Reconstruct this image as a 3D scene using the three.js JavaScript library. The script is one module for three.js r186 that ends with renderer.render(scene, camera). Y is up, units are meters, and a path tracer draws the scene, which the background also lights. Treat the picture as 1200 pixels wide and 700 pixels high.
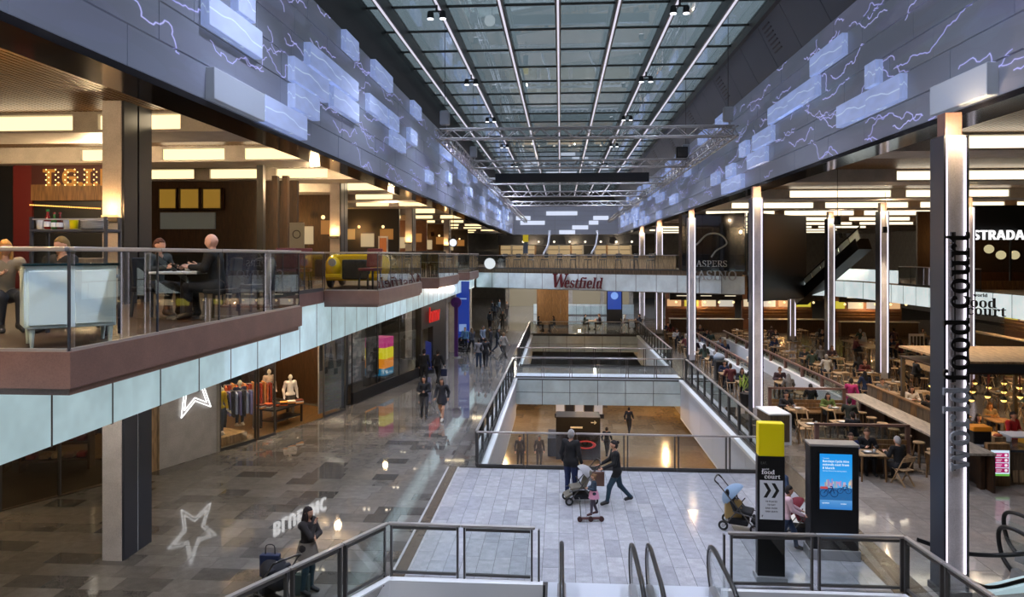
import * as THREE from 'three';
import { mergeGeometries } from 'three/addons/utils/BufferGeometryUtils.js';
import { RoundedBoxGeometry } from 'three/addons/geometries/RoundedBoxGeometry.js';
import { TextGeometry } from 'three/addons/geometries/TextGeometry.js';
import { FontLoader } from 'three/addons/loaders/FontLoader.js';
import { MarchingCubes } from 'three/addons/objects/MarchingCubes.js';
import { RectAreaLightUniformsLib } from 'three/addons/lights/RectAreaLightUniformsLib.js';
RectAreaLightUniformsLib.init();

// ---------------------------------------------------------------- camera, sky, exposure
const scene = new THREE.Scene();
const FOCAL = 850, EYE = 6.5, YAW = Math.atan(57 / FOCAL);
const camera = new THREE.PerspectiveCamera(2 * Math.atan(350 / FOCAL) * 180 / Math.PI, 1200 / 700, 0.1, 400);
camera.position.set(0, EYE, 0);
camera.rotation.set(0, YAW, 0);
camera.setViewOffset(1200, 700, 0, 51, 1200, 700);          // the lens is shifted so that verticals stay upright
camera.updateProjectionMatrix();
scene.add(camera);

const renderer = new THREE.WebGLRenderer();
renderer.toneMapping = THREE.LinearToneMapping;
renderer.toneMappingExposure = 1.0;
renderer.shadowMap.enabled = true;

// overcast evening sky, seen through the glazed roof
const rng = (s) => () => { s = (s + 0x6d2b79f5) | 0; let t = Math.imul(s ^ (s >>> 15), 1 | s); t = (t + Math.imul(t ^ (t >>> 7), 61 | t)) ^ t; return ((t ^ (t >>> 14)) >>> 0) / 4294967296; };
const R = rng(7);
const rr = (a, b) => a + (b - a) * R();
function noiseGrid(n, seed) { const q = rng(seed), g = new Float32Array(n * n); for (let i = 0; i < n * n; i++) g[i] = q(); return (x, y) => { x = ((x % n) + n) % n; y = ((y % n) + n) % n; const i = x | 0, j = y | 0, f = x - i, h = y - j, i2 = (i + 1) % n, j2 = (j + 1) % n, s = f * f * (3 - 2 * f), t = h * h * (3 - 2 * h); return (g[j * n + i] * (1 - s) + g[j * n + i2] * s) * (1 - t) + (g[j2 * n + i] * (1 - s) + g[j2 * n + i2] * s) * t; }; }
{
  const W = 512, H = 256, d = new Float32Array(W * H * 4), a = noiseGrid(16, 3), b = noiseGrid(64, 4);
  for (let j = 0; j < H; j++) for (let i = 0; i < W; i++) {
    const c = 0.82 + 0.3 * (0.65 * a(i / W * 16, j / H * 16) + 0.35 * b(i / W * 64, j / H * 64));
    d.set([0.95 * c, 1.12 * c, 1.25 * c, 1], (j * W + i) * 4);
  }
  const t = new THREE.DataTexture(d, W, H, THREE.RGBAFormat, THREE.FloatType);
  t.mapping = THREE.EquirectangularReflectionMapping; t.magFilter = THREE.LinearFilter; t.needsUpdate = true;
  scene.background = t;
}
const SKY_GLASS = 0.62;                                       // how much of the sky the tinted roof glass lets in

// ---------------------------------------------------------------- helpers
const V = (x, y, z) => new THREE.Vector3(x, y, z);
// a pixel of the 1200x700 photograph gives a direction; the plane it meets (y, x or depth z) gives the point
function at(px, py, plane) {
  const u = (px - 600) / FOCAL, v = (299 - py) / FOCAL, c = Math.cos(YAW), s = Math.sin(YAW);
  const d = V(u * c - s, v, -(u * s + c));
  const t = plane.y !== undefined ? (plane.y - EYE) / d.y : plane.x !== undefined ? plane.x / d.x : -plane.z / d.z;
  return V(d.x * t, EYE + d.y * t, d.z * t);
}
const atY = (px, py, y = 0) => at(px, py, { y });
const atZ = (px, py, depth) => { const p = at(px, py, { z: depth }); return p; };
const lin = (hex) => new THREE.Color(hex);
function mat(color, o = {}) {
  const m = new THREE.MeshPhysicalMaterial({ color: color.isColor ? color : new THREE.Color(color), roughness: 0.6, metalness: 0, ...o });
  return m;
}
function glow(color, k, o = {}) { return new THREE.MeshStandardMaterial({ color: 0x222222, roughness: 0.5, emissive: new THREE.Color(color), emissiveIntensity: k, ...o }); }
function tex(size, fn, srgb = true, rep = 1) {
  const [w, h] = Array.isArray(size) ? size : [size, size], d = new Uint8Array(w * h * 4);
  for (let j = 0; j < h; j++) for (let i = 0; i < w; i++) { const c = fn(i / w, j / h); d.set([c[0], c[1], c[2], 255].map((x) => Math.max(0, Math.min(255, x))), (j * w + i) * 4); }
  const t = new THREE.DataTexture(d, w, h); t.wrapS = t.wrapT = THREE.RepeatWrapping; t.magFilter = THREE.LinearFilter; t.minFilter = THREE.LinearMipmapLinearFilter;
  if (srgb) t.colorSpace = THREE.SRGBColorSpace; t.repeat.set(rep, rep); t.needsUpdate = true; return t;
}
function canvasTex(w, h, draw, srgb = true) {
  const c = document.createElement('canvas'); c.width = w; c.height = h; draw(c.getContext('2d'), w, h);
  const t = new THREE.CanvasTexture(c); if (srgb) t.colorSpace = THREE.SRGBColorSpace; t.magFilter = THREE.LinearFilter; return t;
}
function place(g, x = 0, y = 0, z = 0, ry = 0, rx = 0, rz = 0) {
  if (rz) g.rotateZ(rz); if (rx) g.rotateX(rx); if (ry) g.rotateY(ry); g.translate(x, y, z); return g;
}
const bx = (w, h, d, x = 0, y = 0, z = 0, ry = 0, rx = 0, rz = 0) => place(new THREE.BoxGeometry(w, h, d), x, y, z, ry, rx, rz);
const rb = (w, h, d, r, x = 0, y = 0, z = 0, ry = 0, rx = 0, rz = 0, seg = 2) => place(new RoundedBoxGeometry(w, h, d, seg, Math.min(r, w / 2.01, h / 2.01, d / 2.01)), x, y, z, ry, rx, rz);
// box from corner to corner
const b2 = (x0, x1, y0, y1, z0, z1) => bx(Math.abs(x1 - x0), Math.abs(y1 - y0), Math.abs(z1 - z0), (x0 + x1) / 2, (y0 + y1) / 2, (z0 + z1) / 2);
const cyl = (r0, r1, h, x = 0, y = 0, z = 0, n = 16) => place(new THREE.CylinderGeometry(r1, r0, h, n), x, y, z);
function bar(a, b, w, d = w, round = false) {                  // a straight bar between two points
  const L = a.distanceTo(b), g = round ? new THREE.CylinderGeometry(w / 2, d / 2, L, 8) : new THREE.BoxGeometry(w, L, d);
  const q = new THREE.Quaternion().setFromUnitVectors(V(0, 1, 0), b.clone().sub(a).normalize());
  g.applyQuaternion(q); const m = a.clone().add(b).multiplyScalar(0.5); g.translate(m.x, m.y, m.z); return g;
}
// a level or sloping beam that keeps its top face up
function beam(a, b, w, h) {
  const d = b.clone().sub(a), L = d.length(), g = new THREE.BoxGeometry(w, h, L);
  const yaw = Math.atan2(d.x, d.z), pitch = -Math.asin(d.y / L);
  g.rotateX(pitch); g.rotateY(yaw); const m = a.clone().add(b).multiplyScalar(0.5); g.translate(m.x, m.y, m.z); return g;
}
const tube = (pts, r, n = 24, closed = false, rad = 8) => new THREE.TubeGeometry(new THREE.CatmullRomCurve3(pts, closed), n, r, rad, closed);
const lathe = (prof, n = 20) => new THREE.LatheGeometry(prof.map(([r, y]) => new THREE.Vector2(r, y)), n);
function poly(pts, depth, bevel = 0) {
  const s = new THREE.Shape(pts.map(([x, y]) => new THREE.Vector2(x, y)));
  return new THREE.ExtrudeGeometry(s, { depth, bevelEnabled: bevel > 0, bevelSize: bevel, bevelThickness: bevel, bevelSegments: 1, curveSegments: 6 });
}
function join(gs) {
  gs = gs.flat(9);
  if (gs.length === 1) return gs[0];
  gs = gs.map((g) => (g.index ? g.toNonIndexed() : g));
  for (const g of gs) { for (const k of Object.keys(g.attributes)) if (!['position', 'normal', 'uv'].includes(k)) g.deleteAttribute(k); if (!g.attributes.uv) g.setAttribute('uv', new THREE.BufferAttribute(new Float32Array(g.attributes.position.count * 2), 2)); g.morphAttributes = {}; }
  return mergeGeometries(gs);
}
// texture coordinates in metres, by the face's own direction
function metres(g) {
  if (g.index) { const q = g.toNonIndexed(); g.copy(q); g.setIndex(null); }
  const p = g.attributes.position, n = g.attributes.normal, uv = new Float32Array(p.count * 2);
  for (let i = 0; i < p.count; i++) {
    const ax = Math.abs(n.getX(i)), ay = Math.abs(n.getY(i)), az = Math.abs(n.getZ(i));
    if (ay >= ax && ay >= az) { uv[2 * i] = p.getX(i); uv[2 * i + 1] = p.getZ(i); } else if (ax > az) { uv[2 * i] = p.getZ(i); uv[2 * i + 1] = p.getY(i); } else { uv[2 * i] = p.getX(i); uv[2 * i + 1] = p.getY(i); }
  }
  g.setAttribute('uv', new THREE.BufferAttribute(uv, 2)); return g;
}
const taken = {};
function numbered(name) { const k = taken[name] = (taken[name] ?? -1) + 1; return k ? name + '_' + String(k).padStart(3, '0') : name; }
function shade(o) { o.castShadow = o.receiveShadow = true; return o; }
function part(parent, name, geos, m, label) {
  let g = join(Array.isArray(geos) ? geos : [geos]);
  if (m.userData.metres && !g.userData.own) metres(g);
  const o = shade(new THREE.Mesh(g, m)); o.name = name; if (label) o.userData.label = label; parent.add(o); return o;
}
function thing(name, label, category, pos = [0, 0, 0], ry = 0, group) {
  const o = new THREE.Group(); o.name = numbered(name); o.position.set(pos.x ?? pos[0], pos.y ?? pos[1], pos.z ?? pos[2]); o.rotation.y = ry;
  o.userData = { label, category }; if (group) o.userData.group = group; scene.add(o); return o;
}
function struct(name, label, category, geos, m) {
  const o = geos ? shade(new THREE.Mesh(join(Array.isArray(geos) ? geos : [geos]), m)) : new THREE.Group();
  if (geos && m.userData.metres) metres(o.geometry);
  o.name = numbered(name); o.userData = { label, category, kind: 'structure' }; scene.add(o); return o;
}
function stuff(parent, name, geos, m, label) { const o = part(parent, name, geos, m, label); o.userData.kind = 'stuff'; return o; }
function copy(src, pos, ry = src.rotation.y, label, group) {
  const o = src.clone(); o.name = numbered(src.name.replace(/_\d{3}$/, '')); o.userData = { ...src.userData }; o.position.set(pos.x ?? pos[0], pos.y ?? pos[1], pos.z ?? pos[2]); o.rotation.y = ry;
  if (label) o.userData.label = label; if (group) o.userData.group = group; scene.add(o); return o;
}
function area(w, h, pos, look, color, k) { const l = new THREE.RectAreaLight(color, k, w, h); l.position.copy(pos); l.lookAt(look); scene.add(l); return l; }
const fl = new FontLoader();
const sans = await fl.loadAsync('fonts/droid/droid_sans_bold.typeface.json');
const sansR = await fl.loadAsync('fonts/droid/droid_sans_regular.typeface.json');
const serif = await fl.loadAsync('fonts/droid/droid_serif_bold.typeface.json');
const serifR = await fl.loadAsync('fonts/droid/droid_serif_regular.typeface.json');
function text(str, size, depth, font = sans) { const g = new TextGeometry(str, { font, size, depth, curveSegments: 4, bevelEnabled: false }); g.computeBoundingBox(); const b = g.boundingBox; g.translate(-(b.min.x + b.max.x) / 2, -(b.min.y + b.max.y) / 2, 0); return g; }

// ---------------------------------------------------------------- materials
const nA = noiseGrid(32, 11), nB = noiseGrid(128, 12), nC = noiseGrid(256, 13);
const stoneTex = tex(512, (u, v) => { const k = 212 + 22 * (nA(u * 16, v * 16) - 0.5) + 16 * (nB(u * 128, v * 128) - 0.5) + 16 * (nC(u * 256, v * 256) - 0.5); return [k, k * 0.985, k * 0.96]; }, true, 0.5);
const stoneRough = tex(256, (u, v) => { const k = 165 + 60 * (nA(u * 16, v * 16) - 0.5) + 30 * (nB(u * 128, v * 128) - 0.5); return [k, k, k]; }, false, 0.35);
const woodTex = tex([256, 512], (u, v) => { const k = 190 + 60 * (nA(u * 32, v * 4) - 0.5) + 50 * (nB(u * 128, v * 8) - 0.5); return [k, k * 0.97, k * 0.93]; }, true, 0.8);
const concTex = tex(256, (u, v) => { const k = 214 + 22 * (nA(u * 8, v * 8) - 0.5) + 18 * (nB(u * 128, v * 128) - 0.5) - 30 * Math.max(0, nC(u * 256, v * 256) - 0.86) * 7; return [k, k, k]; }, true, 0.6);
const glassTex = tex(256, (u, v) => { const k = 230 + 26 * (nA(u * 8, v * 8) - 0.5) + 8 * (nA(u * 32, v * 32) - 0.5); return [k, k + 2, k + 3]; }, true, 0.28);
function metric(m) { m.userData.metres = true; return m; }
const tileMat = (hex, rough = 0.5) => metric(mat(hex, { map: stoneTex, roughness: rough, roughnessMap: stoneRough, ior: 1.6 }));
const M = {
  dark: mat(0x17171a, { roughness: 0.5 }), black: mat(0x0c0c0e, { roughness: 0.45 }), steel: mat(0x9a9a9c, { metalness: 0.45, roughness: 0.35 }), darkSteel: mat(0x4a4846, { metalness: 0.3, roughness: 0.4 }),
  rail: mat(0xa39d97, { metalness: 0.5, roughness: 0.3 }), white: mat(0xd6d6d4, { roughness: 0.5 }), plaster: metric(mat(0xb6b1a8, { map: concTex, roughness: 0.8 })), grey: mat(0x77797c), lightGrey: mat(0xb2b6bc),
  brown: metric(mat(0x8a675c, { map: concTex, roughness: 0.42 })), concrete: metric(mat(0xc4bfbb, { map: concTex, roughness: 0.7 })), slate: mat(0x2b2f38, { roughness: 0.4 }),
  wood: metric(mat(0x9a7448, { map: woodTex, roughness: 0.55 })), paleWood: metric(mat(0xd6b68c, { map: woodTex, roughness: 0.5 })), darkWood: metric(mat(0x4d3520, { map: woodTex, roughness: 0.5 })), greyWood: metric(mat(0x83705a, { map: woodTex, roughness: 0.55 })),
  slat: metric(mat(0x86622f, { map: woodTex, roughness: 0.45 })), red: mat(0x6d1210, { roughness: 0.6 }), maroon: mat(0x5a1320, { roughness: 0.5 }), yellow: mat(0xe3d000, { roughness: 0.35 }),
  pane: mat(0xf5f8f7, { transmission: 1, thickness: 0, roughness: 0.0, ior: 1.5 }), greyPane: mat(0xd6dcdc, { transmission: 1, thickness: 0, roughness: 0.0, ior: 1.5 }), roofPane: mat(lin(0xffffff).setRGB(SKY_GLASS * 0.74, SKY_GLASS * 0.8, SKY_GLASS * 0.82), { transmission: 1, thickness: 0, roughness: 0.02, ior: 1.55 }),
  rubber: mat(0x0b0b0c, { roughness: 0.35 }), grout: metric(mat(0x55524d, { map: concTex, roughness: 0.8 })), fabricBlack: mat(0x141418, { roughness: 0.9 }),
};

// ================================================================ the setting
// levels: basement -5.5, lower mall 0, upper mall 5.45, soffit 9.35, glazed roof 15.1 (metres; the camera looks along -z)
const BASE = -5.5, UP = 5.45, SOFFIT = 9.35, LEDTOP = 13.27, ROOF = 15.1, LX = -6.6, RX = 7.9, FAR = 101;
const VL = -2.4, VR = 6.25;                                   // the voids' sides
{ // the lower floor: a slab with the two voids and the escalator well cut out of it
  const s = new THREE.Shape([[-34, -112], [44, -112], [44, 10], [-34, 10]].map(([x, z]) => new THREE.Vector2(x, -z)));
  const hole = (pts) => s.holes.push(new THREE.Path(pts.map(([x, z]) => new THREE.Vector2(x, -z))));
  hole([[VL, -22.2], [VR, -22.2], [VR, -38.1], [VL, -38.1]]);
  hole([[VL, -42.6], [VR, -42.6], [VR, -59], [VL, -59]]);
  hole([[-3.4, -14.38], [-0.3, -14.3], [-0.3, -13.1], [3.02, -13.1], [3.02, -14.3], [6.52, -14.3], [6.7, -12], [7.2, 8], [-16, 8], [-5.2, -11.1]]);
  const g = new THREE.ExtrudeGeometry(s, { depth: 0.6, bevelEnabled: false }); g.rotateX(-Math.PI / 2); g.translate(0, -0.61, 0);
  var floor = struct('floor', 'polished stone floor of the lower mall', 'floor', g, M.grout);
}
function tiles(zone, parent, lay, mats, most, seed) {          // stone tiles: the nearest as single pieces, the rest joined
  const q = rng(seed), list = [];
  const { x0, x1, z0, z1, wx, wz, along, skip } = lay, gap = 0.008;
  const put = (a, b, c, d) => { const ax = Math.max(a, x0), bx_ = Math.min(b, x1), cz = Math.max(c, z0), dz = Math.min(d, z1); if (bx_ - ax < 0.05 || dz - cz < 0.05) return; const mx = (ax + bx_) / 2, mz = (cz + dz) / 2; if (skip && skip(mx, mz, ax, bx_, cz, dz)) return; list.push([ax + gap / 2, bx_ - gap / 2, cz + gap / 2, dz - gap / 2, q()]); };
  if (along === 'x') for (let z = z0; z < z1; z += wz) { let x = x0 - q() * wx; while (x < x1) { const w = wx * (lay.vary ? 0.55 + 0.75 * q() : 1); put(x, x + w, z, z + wz); x += w; } } else for (let x = x0; x < x1; x += wx) { let z = z0 - (lay.grid ? 0 : q() * wz); while (z < z1) { put(x, x + wx, z, z + wz); z += wz; } }
  list.sort((a, b) => (a[2] + Math.abs(a[0]) * 0.2) - (b[2] + Math.abs(b[0]) * 0.2));
  const rest = mats.map(() => []);
  list.forEach(([a, b, c, d, r], i) => {
    const k = Math.min(mats.length - 1, (Math.pow(r, lay.bias ?? 1) * mats.length) | 0), lift = (r * 7919 % 1) * 0.0016, g = metres(b2(a, b, -0.02, lift, -c, -d));
    const ro = (r * 4177 % 1) * 5; for (let j = 0; j < g.attributes.uv.count; j++) g.attributes.uv.setXY(j, g.attributes.uv.getX(j) + ro, g.attributes.uv.getY(j) + ro * 1.7);
    g.userData.own = true;
    if (i < most) part(parent, zone, g, mats[k]); else rest[k].push(g);
  });
  rest.forEach((gs, k) => { if (gs.length) { const o = shade(new THREE.Mesh(join(gs), mats[k])); o.name = zone; o.userData.kind = 'stuff'; parent.add(o); } });
}
const wellSkip = (x, z) => z < 14.5 && (z < 11.2 ? x > -5.3 - (11.1 - z) * 0.56 : x > -5.25 + (z - 11.1) * 0.55);
const voidSkip = (x, z) => x > VL - 0.2 && x < VR + 0.2 && ((z > 22.05 && z < 38.2) || (z > 42.5 && z < 59.1));
const T = { a: tileMat(0x7f7d7a, 0.06), b: tileMat(0x757370, 0.06), c: tileMat(0x6a6866, 0.055), d: tileMat(0x5e5d5b, 0.05), e: tileMat(0x878582, 0.065), w1: tileMat(0xcccfd8, 0.16), w2: tileMat(0xc5c8d2, 0.16), w3: tileMat(0xbdc0ca, 0.16), w4: tileMat(0xd1d3db, 0.16), p1: tileMat(0xb9afa6, 0.11), p2: tileMat(0xb1a79e, 0.11), p3: tileMat(0xc0b7ae, 0.11), br: tileMat(0x6d5f52, 0.35), st: tileMat(0xd9dade, 0.35) };
tiles('paving_tile', floor, { x0: -20, x1: -3.46, z0: 8, z1: 60, wx: 0.95, wz: 0.55, along: 'x', vary: true, bias: 1.9, skip: (x, z) => wellSkip(x, z) || x < -10.4 - 10 && z > 30 }, [T.a, T.e, T.b, T.c, T.d], 300, 21);
{
  const f2 = struct('floor', 'pale stone strip paving between the escalators and the void', 'floor', null);
  const under = part(f2, 'bed', b2(-3.4, 3.2, -0.03, -0.012, -14.42, -22.1), M.grout);
  tiles('pale_tile', f2, { x0: -3.1, x1: 3.2, z0: 14.42, z1: 22.0, wx: 0.34, wz: 0.95, along: 'z' }, [T.w1, T.w4, T.w2, T.w3], 300, 22);
  part(f2, 'border_strip', b2(-3.46, -3.41, -0.02, 0.004, -14.42, -22.1), T.st); part(f2, 'border_band', b2(-3.4, -3.16, -0.02, 0.002, -14.42, -22.1), T.br); part(f2, 'border_strip', b2(-3.15, -3.1, -0.02, 0.004, -14.42, -22.1), T.st);
  part(f2, 'landing_plate', b2(-0.25, 2.98, -0.03, 0.004, -13.1, -14.42), M.lightGrey);
  const f3 = struct('floor', 'pale beige polished stone floor beside the food court', 'floor', null);
  tiles('large_tile', f3, { x0: 3.2, x1: 6.4, z0: 14.42, z1: 22.0, wx: 0.9, wz: 1.5, along: 'z' }, [T.w2, T.w1, T.w3], 100, 23);
  part(f3, 'brown_band', b2(6.41, 7.05, -0.02, 0.003, -11, -38), T.br);
  tiles('large_tile', f3, { x0: 7.06, x1: 22, z0: 10.5, z1: 22.2, wx: 0.9, wz: 1.5, along: 'z' }, [T.p1, T.p3, T.p2], 200, 24);
  const f4 = struct('floor', 'stone floor in front of and beyond the bridges', 'floor', null);
  tiles('paving_tile', f4, { x0: -3.45, x1: VL - 0.1, z0: 22.1, z1: 60, wx: 1.0, wz: 0.62, along: 'x', vary: true }, [T.a, T.b, T.e], 0, 25);
  tiles('paving_tile', f4, { x0: VL - 0.1, x1: VR + 0.1, z0: 38.2, z1: 42.5, wx: 1.0, wz: 0.62, along: 'x', vary: true }, [T.a, T.b, T.e], 0, 26);
  tiles('paving_tile', f4, { x0: -16, x1: 9, z0: 60.1, z1: 110, wx: 1.4, wz: 1.2, along: 'x', vary: true }, [T.a, T.b, T.e], 0, 27);
  part(f4, 'bed', b2(VL - .1, VR + .1, -0.02, 0.0, -59.05, -60.1), T.a);
  const f5 = struct('floor', 'grey brown stone floor under the food court tables', 'floor', null);
  tiles('food_court_tile', f5, { x0: 6.4, x1: 40, z0: 22.2, z1: 75, wx: 1.2, wz: 0.6, along: 'x', skip: (x, z) => x < 7.05 && z < 38 }, [tileMat(0x80766a, 0.35), tileMat(0x746b60, 0.35), tileMat(0x8b8176, 0.35)], 0, 28);
}
{ // basement level, seen through the voids
  const bf = struct('floor', 'tan polished floor of the basement mall', 'floor', [b2(-16, 18, BASE - 0.4, BASE - 0.02, 12, -112)], M.grout);
  tiles('tan_tile', bf, { x0: -12, x1: 14, z0: 14, z1: 100, wx: 1.4, wz: 1.4, along: 'x' }, [tileMat(0xa8977a, 0.2), tileMat(0x9e8d72, 0.2), tileMat(0xb0a084, 0.2)].map((m) => { m.userData.y = BASE; return m; }), 0, 31);
  bf.children.forEach((c) => { c.position.y = BASE; });
  struct('wall_left', 'cream wall of the basement mall', 'wall', b2(-12.4, -12, BASE, -0.6, 12, -112), M.plaster);
  struct('wall_right', 'cream wall of the basement mall opposite', 'wall', b2(14, 14.4, BASE, -0.6, 12, -112), M.plaster);
}
// ---- void sides and bridge fascias of the lower mall
const fasciaPale = metric(mat(0xd6e4e2, { roughness: 0.18, map: glassTex }));              // pale enamelled glass, not lit from behind
const fasciaBright = metric(mat(0xb8c6c8, { roughness: 0.16, map: glassTex, emissive: new THREE.Color(0xbcd8de), emissiveMap: glassTex, emissiveIntensity: 0.74 }));
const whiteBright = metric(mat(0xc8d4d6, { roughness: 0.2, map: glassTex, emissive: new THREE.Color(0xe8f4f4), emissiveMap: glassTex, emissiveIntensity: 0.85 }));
function panelRun(name, label, a, b, y0, y1, n, m, o = {}) {   // a row of glass fascia panels with open joints on a dark backing
  const t = thing(name, label, 'fascia', [a.x, 0, a.z], 0, o.group); const d = V(b.x - a.x, 0, b.z - a.z), L = d.length(); t.rotation.y = -Math.atan2(d.z, d.x);
  const back = o.back ?? 0.12; part(t, 'backing', bx(L, y1 - y0 - 0.02, 0.06, L / 2, (y0 + y1) / 2, -back), M.darkSteel);
  const rows = o.rows ?? 1, w = L / n, h = (y1 - y0) / rows;
  for (let r = 0; r < rows; r++) for (let i = 0; i < n; i++) part(t, 'glass_panel', bx(w - 0.03, h - 0.03, 0.05, (i + 0.5) * w, y0 + (r + 0.5) * h, -back + 0.08), m);
  for (let i = 0; i <= n; i++) part(t, 'joint_strip', bx(0.032, y1 - y0, 0.058, i * w, (y0 + y1) / 2, -back + 0.08), M.darkSteel);
  return t;
}
{
  // near edges of the bridges: two rows of pale glass
  panelRun('bridge_fascia', 'two rows of pale glass panels on the footbridge over the void', V(VL, 0, -38.15), V(VR, 0, -38.15), -1.36, -0.06, 6, fasciaPale, { rows: 2, back: 0.02 });
  panelRun('bridge_fascia', 'pale glass panels below the cafe seats at the end of the voids', V(VL, 0, -59.05), V(VR, 0, -59.05), -1.36, -0.06, 6, fasciaPale, { rows: 2, back: 0.02 });
  for (const [z0, z1, k] of [[22.2, 38.1, 0], [42.6, 59, 1]]) {
    for (const [x, sgn, side] of [[VL, 1, 'walkway'], [VR, -1, 'food court']]) {
      const t = thing('void_lining', ['grey lining panels and white ledge of the near void on the ' + side + ' side', 'grey lining panels and white ledge of the far void on the ' + side + ' side'][k], 'lining', [x, 0, -z0]);
      part(t, 'ledge', b2(-0.06 * sgn, 0.14 * sgn, -0.1, 0.02, 0, z0 - z1), M.white);
      const n = Math.round((z1 - z0) / 2.6), w = (z1 - z0) / n;
      for (let i = 0; i < n; i++) part(t, 'panel', b2(0.0, 0.06 * sgn, -1.9, -0.11, -i * w - 0.01, -(i + 1) * w + 0.01), M.lightGrey);
      part(t, 'soffit_edge', b2(-0.4 * sgn, 0.05 * sgn, -2.0, -1.9, 0, z0 - z1), M.white);
    }
  }
  struct('floor', 'underside slab below the walkway', 'slab', [b2(-12, VL - 0.02, -1.9, -0.62, 12, -112), b2(VR + 0.02, 14, -1.9, -0.62, 12, -112), b2(VL, VR, -1.3, -0.62, -38.3, -42.5), b2(VL, VR, -1.3, -0.62, -59.3, -112)], M.plaster);
  const bridgeTop = thing('bridge_kerb', 'light grey sloping kerb along the footbridge over the void', 'kerb', [0, 0, -38.2]); part(bridgeTop, 'kerb', b2(VL, VR, -0.04, 0.03, 0.06, -1.5), M.lightGrey);
}
// ---- balustrades
function railing(label, pts, y, o = {}) {
  const t = thing(o.name ?? 'glass_balustrade', label, 'balustrade', [pts[0][0], y, -pts[0][1]], 0, o.group), h = o.h ?? 1.1, P = pts.map(([x, z]) => V(x - pts[0][0], 0, -z + pts[0][1]));
  const step = o.step ?? 1.5, pm = o.post ?? M.darkSteel, gm = o.glass ?? M.pane, hw = o.hw ?? 0.09, up = (v, k) => V(v.x, k, v.z);
  for (let i = 0; i + 1 < P.length; i++) {
    const a = P[i], b = P[i + 1], d = b.clone().sub(a), L = d.length(), n = Math.max(1, Math.round(L / step)), yaw = Math.atan2(-d.z, d.x), u = d.clone().normalize();
    for (let k = 0; k < n; k++) {
      const c = a.clone().lerp(b, (k + 0.5) / n), w = L / n - (o.gap ?? 0.16);
      part(t, 'glass_panel', bx(w, h - (o.noPosts ? 0.06 : 0.2), 0.014, c.x, o.noPosts ? (h - 0.05) / 2 : (h + 0.02) / 2, c.z, yaw), gm);
      part(t, 'handrail', rb(L / n - 0.012, o.ht ?? 0.05, hw, 0.012, c.x, h - (o.ht ?? 0.05) / 2, c.z, yaw, 0, 0, 1), o.rail ?? M.rail);
      if (o.frame) { part(t, 'upper_frame', bx(w, 0.05, 0.04, c.x, h - 0.1, c.z, yaw), pm); part(t, 'lower_frame', bx(w, 0.05, 0.05, c.x, 0.1, c.z, yaw), pm); }
      else part(t, 'base_channel', bx(L / n - 0.01, o.ch ?? 0.1, 0.06, c.x, (o.ch ?? 0.1) / 2, c.z, yaw), o.chan ?? pm);
    }
    if (o.noPosts) for (let k = 0; k <= n; k++) { const c = a.clone().lerp(b, k / n); part(t, 'glass_joint', bx(0.022, h - 0.06, 0.024, c.x, (h - 0.05) / 2, c.z, yaw), M.slate); }
    if (!o.noPosts) for (let k = 0; k <= n; k++) {
      if (k === n && i + 2 < P.length) continue;
      const c = a.clone().lerp(b, k / n), off = o.twin ?? 0.055;
      const g = []; for (const s of [-1, 1]) { if (k === 0 && i === 0 && s < 0 && !o.twin) continue; const q = c.clone().addScaledVector(u, s * off); g.push(bx(0.035, h - 0.05, o.pd ?? 0.09, q.x, (h - 0.05) / 2, q.z, yaw)); }
      part(t, 'post', g, pm);
    }
  }
  return t;
}
railing('glass and dark metal balustrade in front of the near void', [[-2.58, 22.1], [6.5, 22.05]], 0, { step: 1.55 });
railing('dark balustrade beside the stone walkway along the near void', [[-2.58, 22.2], [-2.5, 38.2]], 0, { step: 1.55, glass: M.greyPane });
railing('dark balustrade beside the food court along the near void', [[6.5, 22.2], [6.5, 38.1]], 0, { step: 1.55, glass: M.greyPane });
railing('glass balustrade on the near edge of the footbridge', [[-2.4, 38.25], [6.4, 38.25]], 0, { step: 1.5 });
railing('glass balustrade on the far edge of the footbridge', [[-2.4, 42.4], [6.3, 42.4]], 0, { step: 1.5 });
railing('dark balustrade beside the walkway along the far void', [[-2.5, 42.5], [-2.5, 59]], 0, { step: 1.5, glass: M.greyPane });
railing('dark balustrade beside the food court along the far void', [[6.4, 42.5], [6.4, 59]], 0, { step: 1.5, glass: M.greyPane });
railing('glass balustrade in front of the cafe tables at the end of the voids', [[-2.4, 59.2], [6.4, 59.2]], 0, { step: 1.5 });
railing('framed glass balustrade bending towards the escalators beside the dark walkway', [[-8.4, 5.3], [-5.27, 11.12], [-3.48, 14.46], [-0.5, 14.4]], 0, { step: 1.45, frame: true, gap: 0.2, twin: 0.07 });
railing('framed glass balustrade between the escalators and the food court', [[3.25, 14.4], [6.6, 14.42], [6.85, 12.0], [7.1, 6]], 0, { step: 1.62, frame: true, gap: 0.2, twin: 0.07 });
{
  const t = thing('well_parapet', 'white slab edge below the balustrade around the escalator well', 'parapet');
  part(t, 'kerb', [b2(-3.4, -0.35, -0.5, 0.03, -14.22, -14.4), beam(V(-5.2, -0.235, -11.05), V(-3.4, -0.235, -14.38), 0.16, 0.53), beam(V(-8.3, -0.235, -5.3), V(-5.2, -0.235, -11.05), 0.16, 0.53)], M.white);
  part(t, 'kerb', [b2(3.1, 6.5, -0.5, 0.03, -14.2, -14.32), beam(V(6.5, -0.235, -14.3), V(6.72, -0.235, -12), 0.14, 0.53), beam(V(6.72, -0.235, -12), V(7, -0.235, -6), 0.14, 0.53)], M.white);
}

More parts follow.
